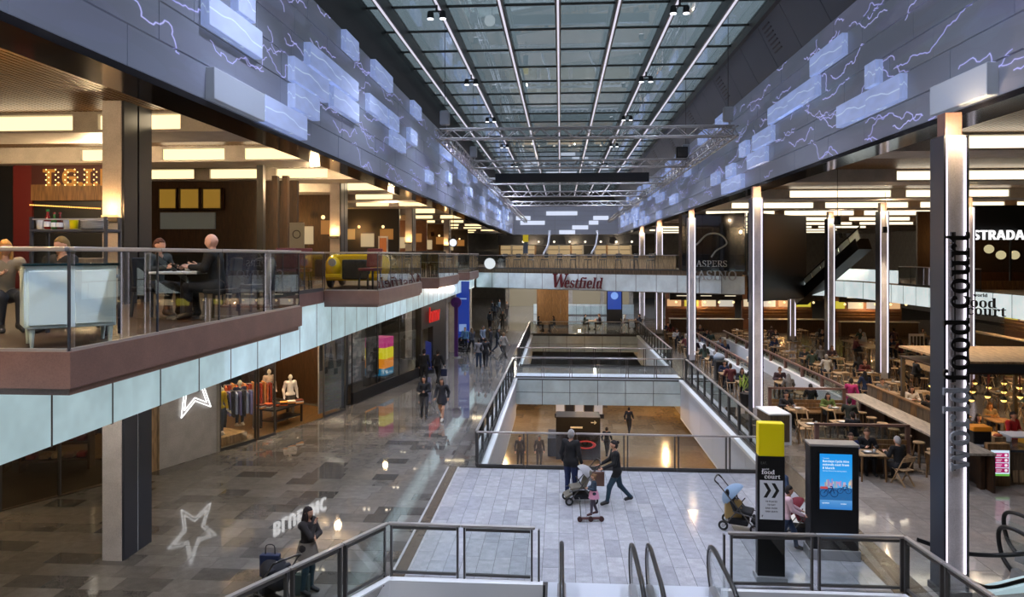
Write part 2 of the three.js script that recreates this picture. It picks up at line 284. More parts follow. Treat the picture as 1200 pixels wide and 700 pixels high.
// ================================================================ upper floor on the left
const FX = -6.8;
{
  struct('floor', 'dark timber upper floor with restaurants on the left', 'floor', [b2(-30, FX - 0.1, 5.15, UP, 12, -57), b2(-30, -5.6, 5.15, UP, -57, -110)], M.darkWood);
  struct('ceiling', 'white ceiling over the lower shopping walkway', 'ceiling', b2(-30, FX - 0.25, 4.85, 5.14, 12, -110), M.plaster);
  panelRun('glass_fascia', 'long row of back-lit pale blue glass panels along the upper floor edge', V(FX, 0, -4), V(FX, 0, -57), 3.92, 5.14, 40, fasciaBright);
  for (const z of [9, 20, 31, 42, 52]) area(10.4, 1.1, V(FX + 0.14, 4.5, -z), V(FX + 3, 4.5, -z), 0xcfe6ea, 0.5);
  const t = thing('slab_edge', 'dark brown metal band on the upper floor edge', 'edge band'); for (const [a, b] of [[4, 7.2], [14.3, 20.3], [27.2, 31.6], [38.2, 42], [47, 57]]) part(t, 'band', b2(FX - 0.1, FX + 0.05, 5.14, UP + 0.02, -a, -b), M.brown);
  // viewing boxes that stand out from the edge, with frameless glass
  const boxes = [[7.35, 14.25, -5.18], [20.5, 27.0, -5.2], [31.8, 38, -5.35], [42.2, 46.8, -5.3]];
  const nm = ['seating the pale blue sideboard', 'with the yellow car', 'with the black bar chairs', 'nearest the bridge'];
  boxes.forEach(([z0, z1, x], i) => {
    const b = thing('balcony_box', 'brown metal balcony tray ' + nm[i] + ' above the glass fascia', 'balcony', [FX, 0, -z0]);
    part(b, 'front_band', b2(x - FX - 0.12, x - FX, 5.08, UP + 0.02, 0, z0 - z1), M.brown); part(b, 'end_band', b2(0.0, x - FX - 0.12, 5.08, UP + 0.02, 0, -0.12), M.brown); part(b, 'end_band', b2(0, x - FX - 0.12, 5.08, UP + 0.02, z0 - z1 + 0.12, z0 - z1), M.brown);
    part(b, 'lower_lip', b2(-0.1, x - FX - 0.05, 5.0, 5.08, -0.06, z0 - z1 + 0.06), M.brown); part(b, 'deck', b2(-0.1, x - FX - 0.12, 5.2, UP, -0.12, z0 - z1 + 0.12), M.darkWood);
    railing('frameless glass balustrade around the balcony ' + nm[i], [[FX, z0 + 0.05], [x - 0.05, z0 + 0.05], [x - 0.05, z1 - 0.05], [FX, z1 - 0.05]], UP + 0.02, { name: 'frameless_balustrade', noPosts: true, step: 1.7, gap: 0.02, ch: 0.03, hw: 0.12, ht: 0.05, chan: M.rail, h: 1.12 });
  });
  [[-3, 7.3], [14.35, 20.4], [27.1, 31.7], [38.1, 42.1], [46.9, 55.5]].forEach(([a, b], i) => railing('frameless glass balustrade on the upper floor edge ' + ['before the sideboard balcony', 'beside the red chairs', 'after the yellow car balcony', 'after the bar chair balcony', 'meeting the bridge'][i], [[FX, a + 0.02], [FX, b - 0.02]], UP + 0.02, { name: 'frameless_balustrade', noPosts: true, step: 1.5, gap: 0.02, hw: 0.1, chan: M.darkSteel, h: 1.12 }));
}
// ================================================================ ceilings with light slots
const slotGlow = glow(0xffe2a8, 1.7), slotGlowW = glow(0xfff0cf, 1.7), slotFace = metric(mat(0xd2ccc4, { roughness: 0.6, map: concTex }));
function ceilingBay(side, x0, x1, list) {
  const y = 9.78, dir = Math.sign(x1 - x0);
  const c = struct('ceiling', 'timber slat ceiling over the ' + side, 'ceiling', b2(x0, x1, y + 0.12, y + 0.3, 12, -108), M.dark);
  const g = []; for (let x = x0; dir * (x1 - x) > 0; x += dir * 0.13) g.push(b2(x, x + dir * 0.085, y, y + 0.1, 12, -108)); stuff(c, 'slats', g, M.slat, 'narrow timber ceiling slats');
  list.forEach(([z, slots], i) => {
    const t = thing('light_beam', 'pale ceiling bulkhead with warm light slots over the ' + side, 'ceiling light', [0, 9.3, -z], 0, 'light bulkheads over the ' + side);
    part(t, 'bulkhead', [b2(x0, x1, 0, 0.06, 0, -1.5), b2(x0, x1, 0.42, 0.5, 0, -1.5), b2(x0, x1, 0.06, 0.42, -0.25, -1.5), b2(x0, x0 + dir * 0.05, 0, 0.48, 0, -1.5)], slotFace);
    let last = x0; const fill = [];
    for (const [a, b] of slots) { fill.push(b2(last, a, 0.06, 0.42, -0.25, 0)); part(t, 'light_slot', b2(a, b, 0.09, 0.4, -0.24, -0.1), side === 'food court' ? slotGlowW : slotGlow); last = b; area(Math.abs(b - a), 0.3, V((a + b) / 2, 9.55, -z + 0.02), V((a + b) / 2, 9.4, -z + 2), side === 'food court' ? 0xfff0d8 : 0xffe6c0, 4.2); }
    fill.push(b2(last, x1, 0.06, 0.42, -0.25, 0)); part(t, 'slot_divider', fill, slotFace);
  });
  return c;
}
{
  const L = [], q = rng(5);
  for (let z = 5.5, i = 0; z < 98; z += z < 6 ? 10.4 : z < 40 ? 5.2 : 7.3, i++) { const o = (i % 2) * 1.1, s = []; for (let x = -7.5 - o; x > -20; x -= 2.55) if (q() > 0.12) s.push([x, x - 1.95]); L.push([z, s]); }
  ceilingBay('upper left restaurants', LX - 0.3, -26, L);
  const Rr = [];
  for (let z = 3.4, i = 2; z < 98; z += 8.4, i++) { const o = [0.4, 2.6, 1.2, 0.3][i % 4], s = []; for (let x = 10.2 + o; x < 32; x += 5.6) s.push([x, x + 4.9]); Rr.push([z, s]); }
  ceilingBay('food court', RX + 0.3, 42, Rr);
}
// ================================================================ luminous media walls above both sides
const streak = canvasTex(2048, 512, (c, w, h) => {
  c.fillStyle = '#3e4452'; c.fillRect(0, 0, w, h);
  const q = rng(91);
  for (let k = 0; k < 120; k++) { c.fillStyle = `rgba(${80 + 40 * q() | 0},${88 + 40 * q() | 0},${120 + 50 * q() | 0},0.12)`; c.beginPath(); c.ellipse(q() * w, q() * h, 40 + 160 * q(), 12 + 40 * q(), 0, 0, 7); c.fill(); }
  for (let k = 0; k < 66; k++) {
    let x = q() * w, y = q() * h, a = (q() - 0.5) * 0.5; const n = 8 + q() * 26 | 0, pts = [[x, y]];
    for (let i = 0; i < n; i++) { a = a * 0.6 + (q() - 0.5) * 2.0; if (q() < 0.1) a += (q() - 0.5) * 3; x += 9 * Math.cos(a); y += 9 * Math.sin(a); pts.push([x, y]); }
    for (const [lw, st] of [[7, 'rgba(105,105,220,0.25)'], [3.4, 'rgba(150,150,255,0.75)'], [1.5, 'rgba(222,222,255,0.9)']]) for (const dx of [0, -w, w]) { c.strokeStyle = st; c.lineWidth = lw * (0.7 + 0.5 * q()); c.lineJoin = 'round'; c.beginPath(); pts.forEach(([X, Y], i) => (i ? c.lineTo(X + dx, Y) : c.moveTo(X + dx, Y))); c.stroke(); }
  }
});
streak.wrapS = THREE.RepeatWrapping;
const ledMat = mat(0x686c78, { roughness: 0.28, emissive: 0xffffff, emissiveMap: streak, emissiveIntensity: 0.85 });
const boxTex = tex([256, 128], (u, v) => { const n = nA(u * 7 + 2, v * 5); const k = 186 + 24 * (n - 0.4), s = Math.abs(v - 0.5 - 0.3 * (nA(u * 5 + 9, 3) - 0.5)) < 0.025 ? 60 : 0; return [k * 0.76 + s, k * 0.87 + s, k * 1.18 + s]; });
const ledBox = mat(0x9aa2b4, { roughness: 0.25, emissive: 0xffffff, emissiveMap: boxTex, emissiveIntensity: 0.6 });
const ledDim = mat(0x98a0ac, { roughness: 0.25, emissive: 0x8e98ac, emissiveIntensity: 0.3 });
function mediaWall(label, x, face, lit, z0, z1, seed) {
  const t = thing('media_wall', label, 'light wall', [x, SOFFIT, 0]), q = rng(seed), rows = 6, h = (LEDTOP - SOFFIT) / rows;
  part(t, 'backing', b2(-face * 0.4, -face * 0.02, 0.0, LEDTOP - SOFFIT, -z0, -z1), M.dark);
  for (let r = 0; r < rows; r++) {
    let z = z0 - q() * 3;
    while (z < z1) {
      const L = (z > 60 ? 4.2 : 2.4) * (0.8 + 0.5 * q()), a = Math.max(z0, z), b = Math.min(z1, z + L); z += L; if (b - a < 0.1) continue;
      const d = 0.06 + q() * 0.015, g = b2(0, face * d, r * h + 0.016, (r + 1) * h - 0.016, -a - 0.008, -b + 0.008), p = g.attributes.position, uv = g.attributes.uv;
      for (let i = 0; i < p.count; i++) uv.setXY(i, -p.getZ(i) / 26 * face + 0.3 * face + (face > 0 ? 0 : 0.37), p.getY(i) / (LEDTOP - SOFFIT));
      part(t, 'panel', g, ledMat);
    }
  }
  const cells = new Set();
  const light = (z, r, L, dim) => { if (r < 0 || r >= rows) return; const key = r + '_' + Math.round(z / 1.6); if (cells.has(key)) return; cells.add(key); part(t, 'light_box', rb(0.2 + 0.08 * q(), h - 0.06, L, 0.02, face * 0.13, (r + 0.5) * h, -z - L / 2, 0, 0, 0, 1), dim ? ledDim : ledBox); };
  for (const [xa, ya, xb, yb, dim] of lit) { const p = at((xa + xb) / 2, (ya + yb) / 2, { x: x + face * 0.2 }), a = at(xa, (ya + yb) / 2, { x: x + face * 0.2 }), b = at(xb, (ya + yb) / 2, { x: x + face * 0.2 }); const L = Math.min(2.6, Math.abs(a.z - b.z)); light(-p.z - L / 2, Math.max(0, Math.floor((p.y - SOFFIT) / h)), L, dim); }
  for (let z = 33; z < 96; z += 1.6) for (let r = 0; r < rows; r++) if (q() < (z < 45 ? 0.11 : 0.26) * (r === 0 || r === 5 ? 0.4 : 1.1)) light(z, r, 1.2 + q() * 1.2);
  return t;
}
{
  const left = mediaWall('grey panelled media wall over the left restaurants with violet lightning streaks and lit boxes', LX, 1, [[246, 10, 308, 70], [278, 5, 298, 35], [310, 102, 360, 145], [344, 76, 386, 122], [362, 70, 400, 110], [388, 70, 420, 108], [390, 112, 422, 143], [344, 100, 373, 133], [405, 52, 420, 73], [437, 82, 461, 112], [433, 110, 454, 136], [455, 140, 467, 160], [460, 160, 475, 175], [250, 95, 320, 150, 1], [484, 128, 493, 143], [480, 160, 488, 173], [515, 168, 530, 180]], 2, 100, 201);
  const right = mediaWall('grey panelled media wall over the food court with violet lightning streaks and lit boxes', RX, -1, [[948, 33, 987, 78], [1015, 72, 1028, 100], [1000, 82, 1055, 130], [981, 126, 1016, 160], [903, 90, 942, 135], [920, 96, 960, 126], [900, 120, 925, 150], [872, 184, 900, 206], [850, 213, 872, 224], [1091, 95, 1158, 140, 1], [880, 135, 905, 170], [867, 175, 875, 190]], 2, 100, 202);
  const far = thing('media_wall', 'pale media wall closing the far end of the atrium', 'light wall', [0, SOFFIT, -FAR]); part(far, 'backing', b2(LX - 0.5, RX + 0.5, 0, LEDTOP - SOFFIT + 0.4, -0.1, -0.4), M.grey);
  const h = (LEDTOP - SOFFIT) / 6; for (let r = 0; r < 6; r++) for (let i = 0; i < 5; i++) { const w = (RX - LX) / 5, g = b2(LX + i * w + 0.02, LX + (i + 1) * w - 0.02, r * h + 0.015, (r + 1) * h - 0.015, 0, -0.1); part(far, 'panel', g, farLed()); }
  for (const [a, b, r] of [[-6.2, -4.2, 3], [-5.6, -3.6, 2], [-4.6, -2.2, 2], [-2, 0.6, 4], [0.2, 2.3, 4], [1.6, 3.8, 1], [-0.2, 2, 0], [4.5, 6.6, 3], [3.9, 5.2, 2]]) part(far, 'light_box', bx(b - a, h - 0.1, 0.2, (a + b) / 2, (r + 0.5) * h, 0.1), farBox());
  const glossTrim = mat(0x1a1a1e, { roughness: 0.1 });
  // dark soffit strips under the media walls
  struct('trim_1', 'dark metal edge under the left media wall', 'trim', b2(LX - 0.75, LX + 0.1, SOFFIT - 0.12, SOFFIT - 0.005, 0, -100), glossTrim); struct('trim_2', 'dark metal edge under the food court media wall', 'trim', b2(RX - 0.1, RX + 0.75, SOFFIT - 0.12, SOFFIT - 0.005, 0, -100), glossTrim);
  area(LEDTOP - SOFFIT, 60, V(LX + 0.35, (LEDTOP + SOFFIT) / 2, -40), V(LX + 3, (LEDTOP + SOFFIT) / 2, -40), 0xaab2e0, 0.12).rotateZ(0); area(LEDTOP - SOFFIT, 60, V(RX - 0.35, (LEDTOP + SOFFIT) / 2, -40), V(RX - 3, (LEDTOP + SOFFIT) / 2, -40), 0xaab2e0, 0.12);
}
function farLed() { return farLed.m ??= mat(0x6d717c, { roughness: 0.4, emissive: 0x8c93ac, emissiveIntensity: 0.3 }); }
function farBox() { return farBox.m ??= glow(0xdfe8ff, 0.95); }
// ================================================================ glazed roof
{
  const rf = struct('ceiling', 'glazed roof over the atrium', 'roof', null), xs = [-7.1, -5.88, -3.96, -1.95, -0.09, 1.87, 3.72, 5.54, 7.05];
  for (let i = 0; i + 1 < xs.length; i++) { for (let k = 0; k < 32; k++) { const z = 16.6 + k * 2.75; part(rf, 'roof_pane', b2(xs[i] + 0.03, xs[i + 1] - 0.03, ROOF, ROOF + 0.012, -z - 0.03, -z - 2.72), M.roofPane); } }
  stuff(rf, 'near_roof_panes', xs.slice(0, -1).map((x, i) => b2(x + 0.03, xs[i + 1] - 0.03, ROOF, ROOF + 0.012, 12, -16.58)), M.roofPane);
  const lineGlow = glow(0xe6e2f4, 0.95);
  xs.slice(1, -1).forEach((x, i) => {
    const r = thing('roof_beam', 'dark roof beam with a thin white light line below', 'roof beam', [x, ROOF, 0], 0, 'beams of the glazed roof');
    part(r, 'web', b2(-0.03, 0.03, -0.5, 0.1, 12, -FAR), M.darkSteel); part(r, 'flange', b2(-0.1, 0.1, -0.54, -0.5, 12, -FAR), M.darkSteel); part(r, 'light_line', b2(-0.035, 0.035, -0.575, -0.54, 0, -FAR + 0.5), lineGlow);
  });
  for (let k = 0; k < 33; k++) { const z = 16.6 + k * 2.75; part(rf, 'glazing_bar', b2(-7.1, 7.05, ROOF - 0.05, ROOF + 0.03, -z - 0.025, -z + 0.025), M.darkSteel); }
  struct('wall_left', 'dark upstand between the left media wall and the roof glass', 'wall', [beam(V(LX - 0.25, LEDTOP, -44), V(LX - 0.25, LEDTOP, -44.001), 0.001, 0.001), poly([[LX - 0.5, LEDTOP - 0.1], [LX + 0.02, LEDTOP - 0.02], [LX + 0.02, LEDTOP + 0.06], [-6.75, ROOF - 0.25], [-6.75, ROOF + 0.1], [-7.5, ROOF + 0.1]], 113).translate(0, 0, -FAR)], M.dark);
  const w = thing('wall_panelling', 'dark metal panel wall with vent grilles above the food court media wall', 'panelling', [0, 0, 0]);
  const upperPanel = mat(0x5a6068, { roughness: 0.35 }), tilt = Math.atan2(RX - 7.0, ROOF - 0.05 - LEDTOP), H = Math.hypot(RX - 7, ROOF - 0.05 - LEDTOP);
  for (let k = 0; k < 34; k++) { const z = 14 + k * 2.6; part(w, 'panel', bx(0.05, H - 0.02, 2.57, (RX + 7) / 2 + 0.05, (LEDTOP + ROOF) / 2, -z - 1.3, 0, 0, tilt), upperPanel); if (k % 3 === 1) for (let j = 0; j < 7; j++) part(w, 'vent_slat', bx(0.03, 0.05, 0.8, (RX + 7) / 2 + 0.0 - (j - 3) * 0.16 * Math.sin(tilt), (LEDTOP + ROOF) / 2 + (j - 3) * 0.16 * Math.cos(tilt), -z - 1.8, 0, 0, tilt), M.darkSteel); }
  struct('wall_right', 'dark backing wall above the food court media wall', 'wall', [bx(0.05, H + 0.2, 113, (RX + 7) / 2 + 0.13, (LEDTOP + ROOF) / 2, -44.5, 0, 0, tilt), b2(7.0, 7.25, ROOF - 0.3, ROOF + 0.12, 12, -FAR), b2(-7.3, -7.05, ROOF - 0.3, ROOF + 0.12, 12, -FAR)], M.darkSteel);
  struct('wall_far', 'dark end wall of the atrium above the far media wall', 'wall', b2(-7.4, 8.4, LEDTOP, ROOF + 0.2, -FAR, -FAR - 0.3), M.darkSteel);
}
// ---- outer walls that close the place
struct('wall_left', 'outer wall behind the left shops and restaurants', 'wall', b2(-30.4, -30, BASE, 10.2, 12, -112), M.plaster);
struct('wall_right', 'outer wall behind the food court', 'wall', b2(42, 42.4, BASE, 10.2, 12, -112), M.plaster);
struct('wall_far', 'far end wall of the mall', 'wall', b2(-30, 42, BASE, 9.9, -110, -110.4), M.plaster);
struct('wall_near', 'wall behind the viewer', 'wall', [b2(-30, 42, BASE, 9.9, 12, 12.4), b2(-8, 9, 9.9, ROOF + 0.2, 12, 12.4)], M.plaster);
struct('trim_3', 'closing slab behind the left media wall', 'trim', b2(-26, LX - 0.5, 10.08, 10.3, 12, -110), M.dark);
struct('trim_4', 'closing slab behind the food court media wall', 'trim', b2(RX + 0.5, 42, 10.08, 10.3, 12, -110), M.dark);
struct('trim_5', 'closing wall behind the left media wall backing', 'trim', b2(-7.5, -7.1, 10.0, ROOF + 0.1, 12, -110), M.dark);
struct('trim_6', 'closing wall behind the food court media wall backing', 'trim', b2(8.35, 8.7, 10.0, ROOF, 12, -110), M.dark);

// ================================================================ added atrium floodlights, trusses
{
  const lens = glow(0xf2f4ff, 3);
  for (const x of [-3.96, 3.72]) for (const z of [-4, 5, 14, 23, 32, 41, 51, 62, 74, 88]) {  // invented lamps that lift the floor above what the roof glass lets in
    const t = thing('added_floodlight', 'small dark twin floodlight added under a roof beam', 'floodlight', [x, ROOF - 0.62, -z], 0, 'floodlights added to the glazed roof');
    part(t, 'bracket', [bx(0.06, 0.2, 0.06, 0, -0.08, 0), bx(0.5, 0.04, 0.06, 0, -0.18, 0)], M.dark); for (const s of [-1, 1]) { part(t, 'housing', cyl(0.12, 0.09, 0.22, s * 0.2, -0.3, 0, 14), M.dark); part(t, 'lens', cyl(0.1, 0.1, 0.02, s * 0.2, -0.42, 0, 14), lens); }
    const l = new THREE.SpotLight(0xdce4ff, z > 36 ? 400 : 250, 0, 1.12, 0.9, 2); l.position.set(x, ROOF - 1.08, -z); l.target.position.set(x * 0.75, 0, -z); l.castShadow = true; l.shadow.radius = 6; scene.add(l, l.target);
  }
  const truss = (label, a, b, w, h, n) => {                     // a square lattice truss: four chords and zigzag braces
    const t = thing('lighting_truss', label, 'truss', a.toArray()); const d = b.clone().sub(a), L = d.length(), u = d.clone().normalize(), s = V(-u.z, 0, u.x).multiplyScalar(w / 2), up = V(0, h, 0), g = [];
    const P = (k, sx, sy) => u.clone().multiplyScalar(k * L).addScaledVector(s, sx).addScaledVector(up, sy);
    for (const sx of [-1, 1]) for (const sy of [0, 1]) part(t, 'chord', bar(P(0, sx, sy), P(1, sx, sy), 0.07, 0.07, true), M.steel);
    for (let i = 0; i < n; i++) for (const sx of [-1, 1]) g.push(bar(P(i / n, sx, i % 2), P((i + 1) / n, sx, 1 - i % 2), 0.035, 0.035, true)); for (let i = 0; i <= n; i++) g.push(bar(P(i / n, -1, i % 2), P(i / n, 1, i % 2), 0.03, 0.03, true));
    part(t, 'braces', g, M.steel); return t;
  };
  const TY = 10.85, names = ['first', 'second', 'third', 'fourth', 'fifth'];
  [27, 36.2, 44.5, 54, 64].forEach((z, i) => truss(names[i] + ' grey lattice truss across the atrium counting from the escalators', V(-4.5, TY, -z), V(6.3, TY, -z), 0.34, 0.36, 26));
  truss('long grey lattice truss beside the left media wall', V(-4.5, TY + 0.02, -27), V(-4.7, TY + 0.02, -98), 0.34, 0.36, 120); truss('long grey lattice truss beside the food court media wall', V(6.3, TY + 0.02, -27), V(6.5, TY + 0.02, -98), 0.34, 0.36, 120);
  const p = thing('suspended_screen', 'wide dark grey panel hung under the trusses', 'panel', [0.6, 10.75, -40]); part(p, 'panel', bx(8.4, 0.5, 0.3, 0, 0, 0), M.slate); for (const x of [-3.9, 3.9]) part(p, 'hanger', bx(0.03, 4.2, 0.03, x, 2.3, 0), M.steel);
  const sp = thing('loudspeaker', 'black loudspeaker hung beside the food court end of the trusses', 'loudspeaker', [5.95, TY + 0.69, -36.2]); part(sp, 'cabinet', rb(0.55, 0.55, 0.4, 0.03, 0, 0, 0), M.black); part(sp, 'bracket', bx(0.5, 0.06, 0.36, 0, -0.27, 0), M.steel); part(sp, 'grille', bx(0.45, 0.42, 0.02, 0, 0, 0.21), M.darkSteel);
  for (const [x, z] of [[-4.4, 27.4], [6.2, 27.4], [6.2, 36.5], [-4.4, 36.5]]) { const h = thing('chain_hoist', 'grey chain hoist and cable carrying a truss corner', 'hoist', [x, TY + 0.42, -z], 0, 'hoists on the trusses'); part(h, 'body', rb(0.36, 0.55, 0.3, 0.06, 0, 0.45, 0), M.lightGrey); part(h, 'hook', tube([V(0, 0.2, 0), V(0.08, 0.1, 0), V(0, 0, 0), V(-0.06, 0.06, 0)], 0.02, 10), M.steel); part(h, 'cable', cyl(0.012, 0.012, 3.4, 0, 2.4, 0, 6), M.darkSteel); }
}
// ================================================================ columns
const ledStrip = glow(0xf0e8f8, 1.9), warmGlow = glow(0xffd28a, 1.6);
const paleConcrete = metric(mat(0xe2dddd, { map: concTex, roughness: 0.6 }));
function rightColumn(label, x, z, w, top, side, group) {
  const t = thing('column', label, 'column', [x, 0, -z], 0, group), d = 0.4;
  part(t, 'core', b2(-w / 2, w / 2, 0, top - 0.45, 0, -d), paleConcrete); part(t, 'side_cladding', b2(-w / 2 - 0.04, -w / 2, 0, top - 0.45, 0.05, -d - 0.06), M.slate); part(t, 'side_cladding', b2(w / 2, w / 2 + 0.04, 0, top - 0.45, 0.05, -d - 0.06), M.slate);
  for (const s of [-1, 1]) part(t, 'light_strip', b2(s * (w / 2 - 0.002), s * (w / 2 - 0.036), 0.45, top - 0.5, 0.0, 0.035), ledStrip);
  part(t, 'capital', [b2(-w / 2 + 0.04, w / 2 - 0.04, top - 0.45, top, -0.05, -d + 0.05)], M.brown); part(t, 'plinth', b2(-w / 2 - 0.09, w / 2 + 0.09, 0, 0.12, 0.06, -d - 0.07), M.darkSteel);
  const l = new THREE.PointLight(0xffdcb0, 6, 0, 2); l.position.set(x, top - 0.3, -z + 0.35); scene.add(l);
  return t;
}
const col1 = rightColumn('tall concrete column with light strips and vertical food court lettering', 7.47, 14.3, 0.38, SOFFIT - 0.13);
rightColumn('concrete column with light strips beside the near void balustrade', 7.77, 29.3, 0.37, SOFFIT - 0.13); rightColumn('concrete column with light strips in front of the casino wall edge', 7.94, 44.6, 0.4, SOFFIT - 0.13);
rightColumn('concrete column with light strips behind the bridge over the atrium', 8.1, 73, 0.5, SOFFIT - 0.13);
rightColumn('concrete column between the far food court tables', 8.0, 59.5, 0.5, SOFFIT - 0.13);
for (const [px, py] of [[929, 401], [974, 422], [1036, 447], [1138, 462]]) { const p = atY(px, py); rightColumn('slim concrete column with light strips standing among food court tables', p.x, -p.z, px > 1100 ? 0.26 : 0.4, 9.2, true, 'columns inside the food court'); }
{ // the vertical lettering on the near column
  const black = mat(0x08080a, { roughness: 0.35 }), grey = mat(0x8a8e94, { roughness: 0.4 });
  const letters = (str, m, pxTop, pxBot, label) => {
    const zf = 14.2, a = atZ(1120, pxTop, zf), b = atZ(1120, pxBot, zf); const g = text(str, 0.44, 0.06, serif); g.computeBoundingBox(); const w = g.boundingBox.max.x - g.boundingBox.min.x; g.scale((a.y - b.y) / w, 1, 1); g.rotateZ(Math.PI / 2);
    const t = thing('vertical_sign', label, 'lettering', [7.42, (a.y + b.y) / 2, -14.2]); part(t, 'letters', g, m); part(t, 'fixing', b2(-0.02, 0.01, -(a.y - b.y) / 2, (a.y - b.y) / 2, -0.09, 0), M.darkSteel); return t;
  };
  letters('food court', black, 272, 448, 'black vertical lettering reading food court on the tall column'); letters('world', grey, 452, 552, 'grey vertical lettering reading world on the tall column');
}
function leftColumn(label, x, z, w, d, group) {
  const t = thing('column', label, 'column', [x, 0, -z], 0, group);
  part(t, 'stone_face', b2(-w, 0, 0, 9.78, 0, -d), paleConcrete); part(t, 'dark_cladding', b2(0.0, 0.05, 0, 9.78, -0.02, -d * 0.48), M.slate); part(t, 'light_groove', b2(0.0, 0.03, 0, 4.8, -d * 0.48, -d * 0.54), M.lightGrey); part(t, 'dark_cladding', b2(0.0, 0.05, 0, 9.78, -d * 0.54, -d), M.slate);
  part(t, 'lamp_collar', b2(-w - 0.02, -0.02, 7.2, 7.3, 0.12, 0.0), M.darkSteel); part(t, 'lamp', b2(-w + 0.04, -0.06, 7.3, 7.34, 0.1, 0.02), warmGlow);
  const l = new THREE.PointLight(0xffc078, 2.2, 0, 2); l.position.set(x - w / 2, 7.5, -z + 0.24); scene.add(l);
  return t;
}
leftColumn('wide stone column with dark side cladding in front of the dim shop', -9.3, 14.8, 0.42, 1.06);
leftColumn('stone column with a warm lamp between the clothes shop and the music shop', -9.35, 30.2, 0.42, 1.0); leftColumn('dark clad column behind the bar chairs balcony', -9.4, 45.4, 0.42, 1.0); leftColumn('stone column near the bridge end of the restaurants', -9.4, 60.5, 0.42, 1.0);

